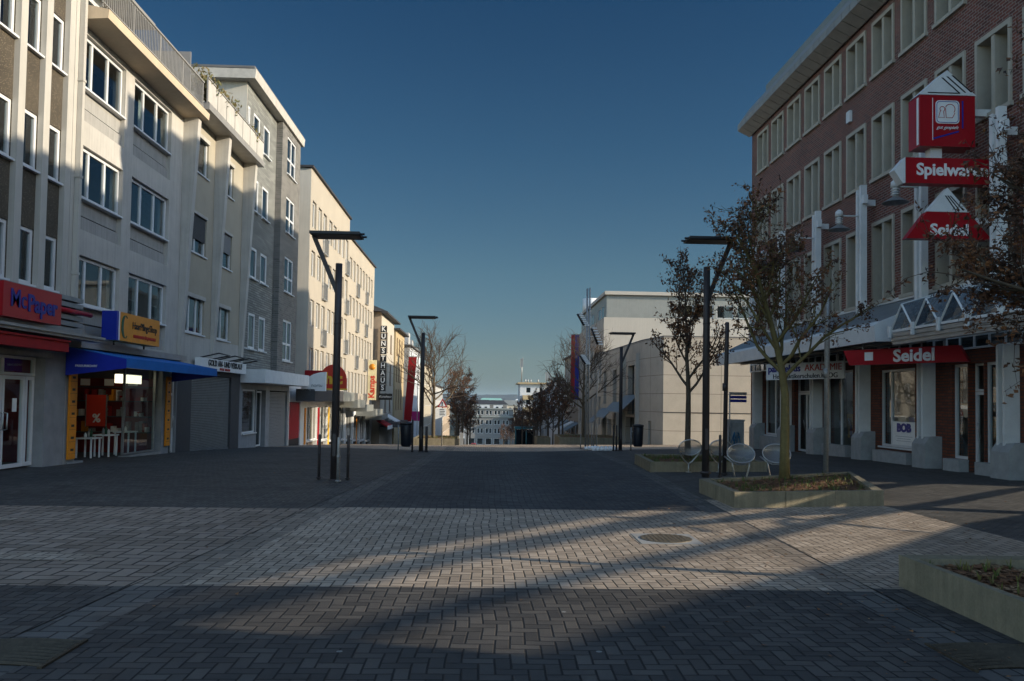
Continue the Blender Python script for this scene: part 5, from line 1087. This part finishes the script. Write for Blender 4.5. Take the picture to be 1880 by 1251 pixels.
post('thin brown bollard standing left of the nearest left lamp', -3.39, 17.05, .93, .03)
post('thin steel bollard just right of the nearest left lamp', -2.88, 16.4, .9, .035, galv)
post('thin brown bollard at the far side of the nearest left lamp', -2.78, 16.95, .93, .03)
post('thin bollard left of the smaller left lamp, before the bin', -2.62, 30.2, 1.2, .035)
post('thin bollard right of the smaller left lamp', -2.12, 30.4, .95, .05)
post('pair bollard left of smaller right lamp, the left one', 5.55, 34.9, 1.1, .035); post('pair bollard left of smaller right lamp, the right one', 5.68, 34.9, 1.1, .035)
post('thin bollard right of the smaller right lamp', 6.3, 34.9, 1.0, .025)
post('slim brown pole behind the right lamp, left of middle planter', 5.72, 19.3, 3.65, .05, pole_brown, 'slim_pole', 'pole', None, True, .05)
post('short thin brown pole between the metal seats', 5.43, 18.65, .98, .03, pole_brown, 'slim_pole', 'pole', None)
post('pale banded pole at the back edge of the middle planter', 7.42, 17.55, 4.15, .055, galv, 'slim_pole', 'pole', None, True, .04)
# light mast with lamp rings
t = thing('light_mast', 'tall twin tube light mast with bristling lamp bars', 'light mast', (5.4, 43, zg(5.4, 43))); z = zg(5.4, 43)
g = MB(); g.tube([(5.36, 43, z), (5.36, 43, 7.7)], .05, 10); g.tube([(5.50, 43, z), (5.50, 43, 7.75)], .04, 10); g.build('pole', galv, t)
for (x0, z0, x1, z1) in ((4.85, 6.35, 5.2, 5.75), (5.6, 5.6, 5.95, 4.75), (5.0, 4.15, 5.3, 3.7)):
    g = MB(); g.tube([(x0, 43, z0), (x1, 43, z1)], .07, 6); lb_ = g.build('lamp_bar', dark_metal, t); g = MB()
    for i in range(7):
        f = i / 6; x = x0 + (x1 - x0) * f; zz = z0 + (z1 - z0) * f; g.box(x + .04, x + .27, 42.93, 43.07, zz - .02, zz + .04)
    g.tube([((x0 + x1) / 2, 43, (z0 + z1) / 2), (5.42, 43, (z0 + z1) / 2)], .02, 5); g.build('prongs', letter_white, lb_)
for i, dx in enumerate((-.3, .28, .55)): post(['thin post left of light mast', 'thin post right of light mast', 'second thin post right of light mast'][i], 5.4 + dx, 43, 1.3, .03, galv)
post('leaning pale flag pole in front of the stone store', 5.9, 44, 4.2, .045, galv, 'flag_pole', 'pole', None, False, .25)
# warning sign
t = thing('warning_sign', 'triangular red bordered warning sign over a white plate on a thin post', 'road sign', (-2.45, 48, zg(-2.45, 48))); z = zg(-2.45, 48); f2 = C_frame(48); x = -2.45
g = MB(); g.tube([(x, 48.05, z), (x, 48.05, 1.75)], .035, 8); g.build('post', galv, t)
g = MB(); g.prism([f2.p(x - .3, 1.25, 0), f2.p(x + .3, 1.25, 0), f2.p(x, 1.78, 0)], (0, -.02, 0)); o = g.build('sign_plate', red_sign, t); g = MB(); g.prism([f2.p(x - .19, 1.31, .021), f2.p(x + .19, 1.31, .021), f2.p(x, 1.65, .021)], (0, -.004, 0)); g.build('sign_field', letter_white, o); text('!', .3, f2, x, 1.44, .027, letter_black, o, bold=.012)
g = MB(); f2.box(g, x - .22, x + .22, .72, 1.2, 0, .02); o = g.build('lower_plate', letter_white, t)
g = MB(); [f2.box(g, x - .15, x + .15 - .05 * (i % 2), .8 + i * .1, .84 + i * .1, .021, .024) for i in range(4)]; g.build('print', letter_black, o)
# ------------------------------------------------------------------ planters
def planter(label, poly, h, z0, seedv, ngrass, nlit, t=.14, cat='planter'):
    th = thing('planter', label, cat, (sum(p[0] for p in poly) / len(poly), sum(p[1] for p in poly) / len(poly), z0)); c = Vector((th.location.x, th.location.y))
    inn = [tuple(Vector(p) + (c - Vector(p)).normalized() * t * 1.4) for p in poly]; n = len(poly); m = MB()
    for i in range(n):
        a, b_, ia, ib = poly[i], poly[(i + 1) % n], inn[i], inn[(i + 1) % n]; L = (Vector(b_) - Vector(a)).length; k = max(1, round(L / 1.0))
        for q in range(k):
            f0 = q / k + (.003 / L * 1.5 if q else 0); f1 = (q + 1) / k - (.003 / L * 1.5 if q < k - 1 else 0); l2 = lambda u, v, f: (u[0] + (v[0] - u[0]) * f, u[1] + (v[1] - u[1]) * f)
            p0, p1, r0, r1 = l2(a, b_, f0), l2(a, b_, f1), l2(ia, ib, f0), l2(ia, ib, f1)
            zb = z0 - .35
            m.hexa([(*p0, zb), (*p1, zb), (*r1, zb), (*r0, zb), (*p0, z0 + h), (*p1, z0 + h), (*r1, z0 + h - .005), (*r0, z0 + h - .005)])
    m.build('wall', moss_conc, th)
    rg = random.Random(seedv); m = MB(); xs = [p[0] for p in inn]; ysv = [p[1] for p in inn]; x0, x1, y0, y1 = min(xs), max(xs), min(ysv), max(ysv)
    def inside(x, y):
        r = False; j = n - 1
        for i in range(n):
            (xi, yi), (xj, yj) = inn[i], inn[j]
            if (yi > y) != (yj > y) and x < (xj - xi) * (y - yi) / (yj - yi) + xi: r = not r
            j = i
        return r
    sz = lambda x, y: z0 + h - .07 + .05 * mnoise.noise((x * 1.5, y * 1.5, seedv)) + .03 * mnoise.noise((x * 6, y * 6, 2))
    cen = (c.x, c.y, sz(c.x, c.y) + .03); N = 10; ring_ = []
    for i in range(n):
        for q in range(N): ring_.append((inn[i][0] + (inn[(i + 1) % n][0] - inn[i][0]) * q / N, inn[i][1] + (inn[(i + 1) % n][1] - inn[i][1]) * q / N))
    vs = [cen]; fs = []; S = 8; M_ = len(ring_)
    for s in range(1, S + 1):
        for (x, y) in ring_: xx = c.x + (x - c.x) * s / S; yy = c.y + (y - c.y) * s / S; vs.append((xx, yy, sz(xx, yy)))
    for i in range(M_): fs.append((0, 1 + i, 1 + (i + 1) % M_))
    for s in range(S - 1):
        for i in range(M_): a = 1 + s * M_ + i; b_ = 1 + s * M_ + (i + 1) % M_; fs.append((a, a + M_, b_ + M_, b_))
    m.add(vs, fs, True); m.build('soil', soil, th)
    g = MB(); lit = MB(); k = 0
    while k < ngrass:
        x, y = rg.uniform(x0, x1), rg.uniform(y0, y1)
        if not inside(x, y): continue
        if mnoise.noise((x * 1.8, y * 1.8, 5)) < -.12 and rg.random() < .85: k += 1; continue
        k += 1; z = sz(x, y)
        for _ in range(5):
            a = rg.uniform(0, 6.28); hh = rg.uniform(.03, .12); dx, dy = math.cos(a), math.sin(a); w = .006; ln_ = hh * rg.uniform(.3, .9)
            g.add([(x - dy * w, y + dx * w, z - .01), (x + dy * w, y - dx * w, z - .01), (x + dx * ln_ * .5 + dy * w * .8, y + dy * ln_ * .5 - dx * w * .8, z + hh * .7), (x + dx * ln_, y + dy * ln_, z + hh), (x + dx * ln_ * .5 - dy * w * .8, y + dy * ln_ * .5 + dx * w * .8, z + hh * .7)], [(0, 1, 2, 4), (4, 2, 3)])
    for _ in range(nlit):
        x, y = rg.uniform(x0, x1), rg.uniform(y0, y1)
        if not inside(x, y): continue
        z = sz(x, y) + rg.uniform(.002, .02); a = rg.uniform(0, 6.28); s = rg.uniform(.016, .042); dx, dy = math.cos(a) * s, math.sin(a) * s; tl = rg.uniform(-.4, .4) * s
        lit.add([(x - dx, y - dy, z), (x + dy * .6, y - dx * .6, z + tl), (x + dx, y + dy, z), (x - dy * .6, y + dx * .6, z - tl * .3)], [(0, 1, 2, 3)])
    o = g.build('grass', grass_mat, th); o['kind'] = 'stuff'; o = lit.build('leaf_litter', litter_mat, th); o['kind'] = 'stuff'
    return th
planter('middle concrete planter with mossy wall around the yellow trunked tree', [(4.04, 13.05), (6.72, 13.55), (6.75, 13.75), (7.98, 17.6), (4.08, 15.4)][0:2] + [(7.95, 17.5), (4.06, 15.3)], .255, 0, 3, 260, 8000)
planter('long concrete planter with dry leaves at the right picture edge', [(3.86, 7.5), (3.80, 2.0), (6.6, 2.0), (6.6, 7.5)], .29, 0, 8, 170, 12000)
planter('low dark concrete planter behind the metal seats', [(4.12, 20.1), (7.2, 20.6), (7.2, 23.4), (4.3, 23.2)], .30, -.08, 12, 500, 900)
planter('far left planter under the bare tree', [(-4.3, 49.6), (-1.5, 49.8), (-1.6, 54), (-4.3, 54)], .42, zg(-3, 50), 15, 250, 100)
planter('far right planter around the bare tree and mast', [(4.9, 53), (9, 53), (9, 58), (5, 58)], .45, zg(7, 53), 17, 250, 100)
planter('small planter box further left of far right planter', [(3.9, 60), (4.9, 60), (4.9, 63), (3.9, 63)], .6, zg(4, 61), 19, 30, 20)
g = MB(); g.box(-1.45, -1.25, 49.7, 49.9, zg(-1.3, 50) - .1, zg(-1.3, 50) + .75); tag(g.build('stone_post', concrete), 'short pale square stone post at the corner of far left planter', 'post')
rg = random.Random(33); g = MB()
for i in range(520):
    t_ = rg.random()
    if t_ < .45: x, y = rg.gauss(5.2, 1.9), rg.gauss(12.2, 1.3)
    elif t_ < .75: x, y = 3.6 - abs(rg.gauss(0, .7)), rg.uniform(4.5, 12)
    else: x, y = rg.uniform(-7, 7), rg.uniform(4.5, 22)
    if (3.7 < x < 7.2 and y < 7.6) or (4.0 < x < 8 and 13 < y < 17.6): continue
    z = zg(x, y) + .012; a = rg.uniform(0, 6.28); q = rg.uniform(.012, .03); dx, dy = math.cos(a) * q, math.sin(a) * q; tl = rg.uniform(.0, .5) * q
    g.add([(x - dx, y - dy, z), (x + dy * .6, y - dx * .6, z + tl), (x + dx, y + dy, z), (x - dy * .6, y + dx * .6, z + tl * .3)], [(0, 1, 2, 3)])
o = g.build('fallen_leaves', litter_mat, None, (0, 0, 0)); o['kind'] = 'stuff'
# ------------------------------------------------------------------ metal seats
mesh_mat, k, b_, o_ = new_mat('seat_mesh')
p = objc(k); s_ = k.new('ShaderNodeSeparateXYZ', Vector=p)
gx_ = k.m('ABSOLUTE', k.m('SINE', k.m('MULTIPLY', s_.outputs[0], 130.))); gz_ = k.m('ABSOLUTE', k.m('SINE', k.m('MULTIPLY', s_.outputs[2], 130.)))
b_.inputs['Base Color'].default_value = (.30, .30, .29, 1); b_.inputs['Metallic'].default_value = .7; b_.inputs['Roughness'].default_value = .5
tr = k.n.new('ShaderNodeBsdfTransparent'); mx = k.n.new('ShaderNodeMixShader'); k.l.new(k.m('LESS_THAN', k.m('MINIMUM', gx_, gz_), .48), mx.inputs[0]); k.l.new(tr.outputs[0], mx.inputs[1]); k.l.new(b_.outputs[0], mx.inputs[2]); k.l.new(mx.outputs[0], o_.inputs[0])
def seat(label, x, y, z, rx, rz, tilt, kind, rot):
    t = thing('metal_seat', label, 'seat', (0, 0, 0), 'round wire mesh seats'); cz = .62 if kind == 0 else .56
    def P(a, r, dish): lx, lz = rx * r * math.cos(a), rz * r * math.sin(a); dy = -dish * (1 - r * r); return (lx, dy + lz * tilt, cz + lz)
    g = MB(); ringp = [P(2 * math.pi * i / 28, 1, 0) for i in range(29)]; g.tube(ringp, .016, 6, caps=False); g.build('rim', steel, t, (0, 0, 0))
    g = MB(); vs = []; fs = []; A, Q = 28, 5
    vs.append(P(0, 0, -.1))
    for q in range(1, Q + 1):
        for i in range(A): vs.append(P(2 * math.pi * i / A, q / Q, -.1))
    for i in range(A): fs.append((0, 1 + i, 1 + (i + 1) % A))
    for q in range(Q - 1):
        for i in range(A): a = 1 + q * A + i; c = 1 + q * A + (i + 1) % A; fs.append((a, a + A, c + A, c))
    g.add(vs, fs, True); g.build('mesh_dish', mesh_mat, t, (0, 0, 0))
    g = MB(); lowz = cz - rz
    if kind == 0:
        for sx in (-1, 1): g.tube([(sx * rx * .95, .02, cz - rz * .35), (sx * rx * .72, .10, lowz - .02), (sx * rx * .3, .12, lowz - .16), (0, .12, lowz - .22)], .017, 6)
        g.tube([(0, .12, lowz - .2), (0, .12, -.05)], .02, 6); g.tube([(0, .12, 0), (0, .12, .012)], .07, 10)
    else:
        g.tube([(-rx * 1.12, .1, cz - rz * .35), (-rx * .75, .02, lowz + .03), (-rx * .3, 0, lowz - .04), (rx * .3, 0, lowz - .04), (rx * .75, .02, lowz + .04), (rx * 1.02, .06, cz - rz * .2)], .018, 6)
        for sx in (-1, 1): g.tube([(sx * rx * .62, 0, lowz + .02), (sx * rx * .6, .0, lowz - .1), (sx * rx * .45, .02, .05), (sx * rx * .4, .03, -.05)], .022, 6)
    g.build('legs', steel, t, (0, 0, 0)); t.location = (x, y, z); t.rotation_euler = (0, 0, rot); return t
seat('round wire mesh seat on forked leg, leftmost, bright dish', 5.08, 20.0, zg(5, 20), .285, .19, -.25, 0, .05)
seat('round wire mesh seat on forked leg, half behind the right lamp pole', 5.86, 20.1, zg(5.9, 20), .285, .19, -.25, 0, .05)
seat('dark round mesh seat on two bent legs left of the yellow trunk', 5.9, 18.6, zg(5.9, 18.6), .32, .21, .5, 1, 0)
seat('dark round mesh seat partly hidden behind the yellow trunk', 6.78, 18.75, zg(6.8, 18.7), .32, .21, .5, 1, -.1)
# bins
def bin_(label, x, y, h=.85):
    z = zg(x, y); t = thing('litter_bin', label, 'litter bin', (x, y, z), 'dark litter bins'); g = MB(); g.tube([(x, y, z + .18), (x, y, z + .25), (x, y, z + .98), (x, y, z + 1.02)], [.16, .2, .235, .22], 14); g.build('bin_body', plastic_black, t)
    g = MB(); g.tube([(x, y, z + 1.02), (x, y, z + 1.1), (x, y, z + 1.13)], [.25, .24, .1], 14); g.build('lid', dark_metal, t); g = MB(); g.tube([(x - .3, y, z - .05), (x - .3, y, z + 1.0)], .025, 6); g.box(x - .3, x - .15, y - .02, y + .02, z + .8, z + .84); g.build('post', galv, t)
bin_('dark litter bin on a post left of the smaller left lamp', -2.98, 31.6); bin_('dark litter bin on a post right of the smaller right lamp', 6.55, 34.6)
# white stone balls
rg = random.Random(5)
for i, (x, y, r) in enumerate([(5.12 + .13 * i, 41.0 - .25 * i, .095 + .008 * i) for i in range(4)]):
    g = MB(); g.ball((x, y, zg(x, y) + r * .75), r, r, r); tag(g.build('stone_ball', letter_white), 'small white stone ball in the left row beside the light mast', 'stone ball', 'white balls left of the light mast')
for i in range(6):
    x, y = 5.05 + .13 * i, 37.2 - .3 * i; r = .12; z = zg(x, y); g = MB(); g.tube([(x, y, z - .02), (x, y, z + .08), (x, y, z + .17), (x, y, z + .21)], [.12, .115, .07, .02], 12); g.tube([(x - .07, y, z + .12), (x - .05, y, z + .2)], .03, 6)
    tag(g.build('bollard_cone', letter_white), 'small white cone bollard in the row left of the smaller right lamp', 'bollard', 'row of white cone bollards')
# utility cabinet and direction sign
t = thing('utility_cabinet', 'pale utility cabinet with blue graffiti at the store corner', 'cabinet', (11.3, 36.6, zg(11.3, 36.6))); z = zg(11.3, 36.6)
g = MB(); g.box(10.95, 11.65, 36.3, 36.75, z - .1, z + 1.28); g.box(10.92, 11.68, 36.27, 36.78, z + 1.28, z + 1.34); g.build('cabinet_body', plinth_stone, t); g = MB(); g.box(11.02, 11.58, 36.285, 36.3, z + .12, z + 1.2); g.build('door', concrete, t)
graf = basic('graffiti_blue', (.03, .16, .30), .6); g = MB(); rg = random.Random(2)
for q in range(5):
    pts = [(11.1 + .07 * q + rg.uniform(-.08, .1), 36.278, z + .45 + rg.uniform(-.25, .35)) for _ in range(5)]; g.tube(pts, .018, 5)
g.build('graffiti', graf, t)
t = thing('direction_sign', 'small direction sign with dark blue arrow plates above cabinet', 'sign', (10.95, 36, zg(11, 36))); z = zg(11, 36); g = MB(); g.tube([(10.9, 36, z), (10.9, 36, z + 2.55)], .03, 8); g.build('post', galv, t)
for i in range(3): g = MB(); g.box(10.93, 11.65, 35.97, 36.0, z + 2.1 + i * .16, z + 2.23 + i * .16); g.build('plate', letter_blue if i < 2 else galv, t)
# manhole, drains
def disc(cx, cy, z, r, name, mat, parent, n=32, th=.012):
    g = MB(); g.tube([(cx, cy, z - .03), (cx, cy, z + th)], r, n, smooth=False); return g.build(name, mat, parent)
t = thing('manhole_cover', 'round cast iron manhole cover set in a square frame in sunlit paving', 'manhole cover', (2.25, 10, 0))
g = MB(); g.box(1.88, 2.62, 9.63, 10.37, -.03, .005); g.build('frame', concrete, t); disc(2.25, 10, 0, .315, 'cover', cast_iron, t)
g = MB()
for i in range(-5, 6):
    for j in range(-5, 6):
        if (i * i + j * j) < 26: g.box(2.25 + i * .055 - .017, 2.25 + i * .055 + .017, 10 + j * .055 - .017, 10 + j * .055 + .017, .0125, .019)
g.build('studs', cast_iron, t)
for lab, cx, cy in (('slotted iron drain in left gutter at the bottom left corner', -2.98, 5.35), ('slotted iron drain beside the long right planter', 3.45, 5.38)):
    t = thing('drain_grate', lab, 'drain', (cx, cy, 0), 'slotted drain grates'); g = MB(); g.box(cx - .33, cx + .33, cy - .27, cy + .27, -.05, -.012); g.build('pit', black_paint, t); g = MB()
    for i in range(9):
        r = .08 + i * .055; pts = [(cx - .33 + .0 + (.66) * q / 10, cy - .24 + i * .06 + .05 * math.sin(math.pi * q / 10), .004) for q in range(11)]; g.tube(pts, .014, 4, smooth=False)
    g.box(cx - .35, cx - .32, cy - .29, cy + .29, -.02, .014); g.box(cx + .32, cx + .35, cy - .29, cy + .29, -.02, .014); g.build('bars', drain_iron, t)
# parked car and pavilion far down
t = thing('parked_car', 'small red car parked far down at the foot of the street', 'car', (-3.2, 250, zg(-3, 250))); z = zg(-3.2, 250) ; x = -3.2
g = MB(); g.prism([(x - .85, 250, z + .3), (x + .85, 250, z + .3), (x + .88, 250, z + .85), (x + .6, 250, z + 1.4), (x - .6, 250, z + 1.4), (x - .88, 250, z + .85)], (0, 3.9, 0)); g.build('body', red_sign, t)
g = MB(); g.prism([(x - .74, 249.98, z + .9), (x + .74, 249.98, z + .9), (x + .56, 249.98, z + 1.33), (x - .56, 249.98, z + 1.33)], (0, .03, 0)); g.build('window', glass, t)
for sx in (-1, 1):
    for yy in (250.7, 253.1): g = MB(); g.tube([(x + sx * .7, yy, z + .3), (x + sx * .87, yy, z + .3)], .3, 12); g.build('wheel', dark_metal, t)
    g = MB(); g.box(x + sx * .68 - .12, x + sx * .68 + .12, 249.97, 250.02, z + .6, z + .75); g.build('headlight', letter_white, t)
t = thing('shelter', 'teal roofed shelter down the hill under dark trees', 'shelter', (6.5, 130, zg(6.5, 130))); z = zg(6.5, 130)
g = MB(); g.box(4.9, 8.6, 129, 134, z + 3.3, z + 3.6); g.build('roof', teal, t)
for xx in (5.0, 6.7, 8.4): g = MB(); g.tube([(xx, 129.3, z), (xx, 129.3, z + 3.3)], .09, 8); g.build('post', teal, t)
g = MB(); g.box(5.2, 8.3, 132, 132.05, z + .3, z + 3.1); g.build('glass_wall', glass, t)
# repaired paving patches
for poly in ([(-5.9, 8.15), (-4.7, 8.35), (-4.1, 8.3), (-3.85, 8.6), (-4.4, 8.75), (-5.0, 8.7), (-6.2, 8.8)], [(-8.2, 10.9), (-6.3, 10.8), (-6.0, 11.1), (-7.4, 11.3), (-8.4, 11.25)]):
    g = MB(); g.add([(x, y, .005) for x, y in poly], [tuple(range(len(poly)))]); o = g.build('paving_patch', pave_band, None, (0, 0, 0)); o['kind'] = 'structure'
# ------------------------------------------------------------------ camera
Y_, P_, R_ = R(1.9), R(2.07), R(.9)
fwd = Vector((math.sin(Y_) * math.cos(P_), math.cos(Y_) * math.cos(P_), math.sin(P_))); rt = Vector((math.cos(Y_), -math.sin(Y_), 0)); upv = rt.cross(fwd)
rt2 = rt * math.cos(R_) + upv * math.sin(R_); up2 = upv * math.cos(R_) - rt * math.sin(R_)
cam = bpy.data.cameras.new('camera'); co = bpy.data.objects.new('camera', cam); COL.objects.link(co)
co.matrix_world = Matrix(((rt2.x, up2.x, -fwd.x, 0), (rt2.y, up2.y, -fwd.y, 0), (rt2.z, up2.z, -fwd.z, 1.65), (0, 0, 0, 1)))
cam.sensor_width = 36; cam.lens = 36 * 1500 / 1880; cam.shift_y = 58 / 1880; cam.clip_end = 20000; cam.clip_start = .05; sc.camera = co
# ------------------------------------------------------------------ light
SB, SE, SKYB = .27, R(15.9), 3.4
az = math.atan2(1, -SB)
world = bpy.data.worlds.new('World'); sc.world = world; world.use_nodes = True; k = NT(world.node_tree); k.n.clear()
sky = k.n.new('ShaderNodeTexSky'); sky.sky_type = 'NISHITA'; sky.sun_disc = False; sky.sun_elevation = SE; sky.sun_rotation = az; sky.altitude = 200; sky.air_density = 1.0; sky.dust_density = .6; sky.ozone_density = 2.5
# clear winter sky: deep blue ahead, brightened behind the camera as added fill light
tcw = k.n.new('ShaderNodeTexCoord'); sx_ = k.new('ShaderNodeSeparateXYZ', Vector=tcw.outputs['Generated'])
deep = k.ramp(sx_.outputs[2], [(0., (.30, .405, .57)), (.05, (.405, .47, .55)), (.156, (.38, .50, .53)), (.30, (.245, .425, .51)), (.45, (.145, .34, .465))])
mr = k.new('ShaderNodeMapRange', Value=k.m('ADD', k.m('MULTIPLY', sx_.outputs[1], -1.), k.m('MULTIPLY', sx_.outputs[0], .25))); mr.interpolation_type = 'SMOOTHSTEP'
mr.inputs[1].default_value = -.6; mr.inputs[2].default_value = .2
fac = k.mix(mr.outputs[0], deep, (SKYB * 1.06, SKYB, SKYB * .92))
bg = k.n.new('ShaderNodeBackground'); bg.inputs['Strength'].default_value = .084; k.l.new(k.mix(1., sky.outputs[0], fac, 'MULTIPLY'), bg.inputs[0]); ow = k.n.new('ShaderNodeOutputWorld'); k.l.new(bg.outputs[0], ow.inputs[0])
sl = bpy.data.lights.new('sun', 'SUN'); sl.energy = 5.0; sl.angle = R(.5); sl.color = (1, .87, .68); so = bpy.data.objects.new('sun', sl); COL.objects.link(so)
D = Vector((1, -SB, 0)).normalized() * math.cos(SE) + Vector((0, 0, math.sin(SE))); so.rotation_euler = D.to_track_quat('Z', 'Y').to_euler(); so.location = (40, -10, 40)
vs_ = sc.view_settings; vs_.view_transform = 'Standard'; vs_.look = 'None'; vs_.exposure = .5; vs_.gamma = 1; vs_.use_curve_mapping = False
sc.cycles.max_bounces = 8; sc.cycles.transparent_max_bounces = 16; sc.cycles.use_denoising = True; sc.cycles.caustics_reflective = False; sc.cycles.caustics_refractive = False

hz, k, b_, o_ = new_mat('haze_air'); k.n.remove(b_); pv = k.n.new('ShaderNodeVolumePrincipled'); pv.inputs['Color'].default_value = (.55, .76, .95, 1); pv.inputs['Density'].default_value = .0001; pv.inputs['Anisotropy'].default_value = .1
k.l.new(pv.outputs[0], o_.inputs['Volume'])
m = MB(); m.box(-3500, 3500, -450, 6300, -26, 60); o = m.build('haze', hz, None, (0, 0, 0)); o['kind'] = 'stuff'
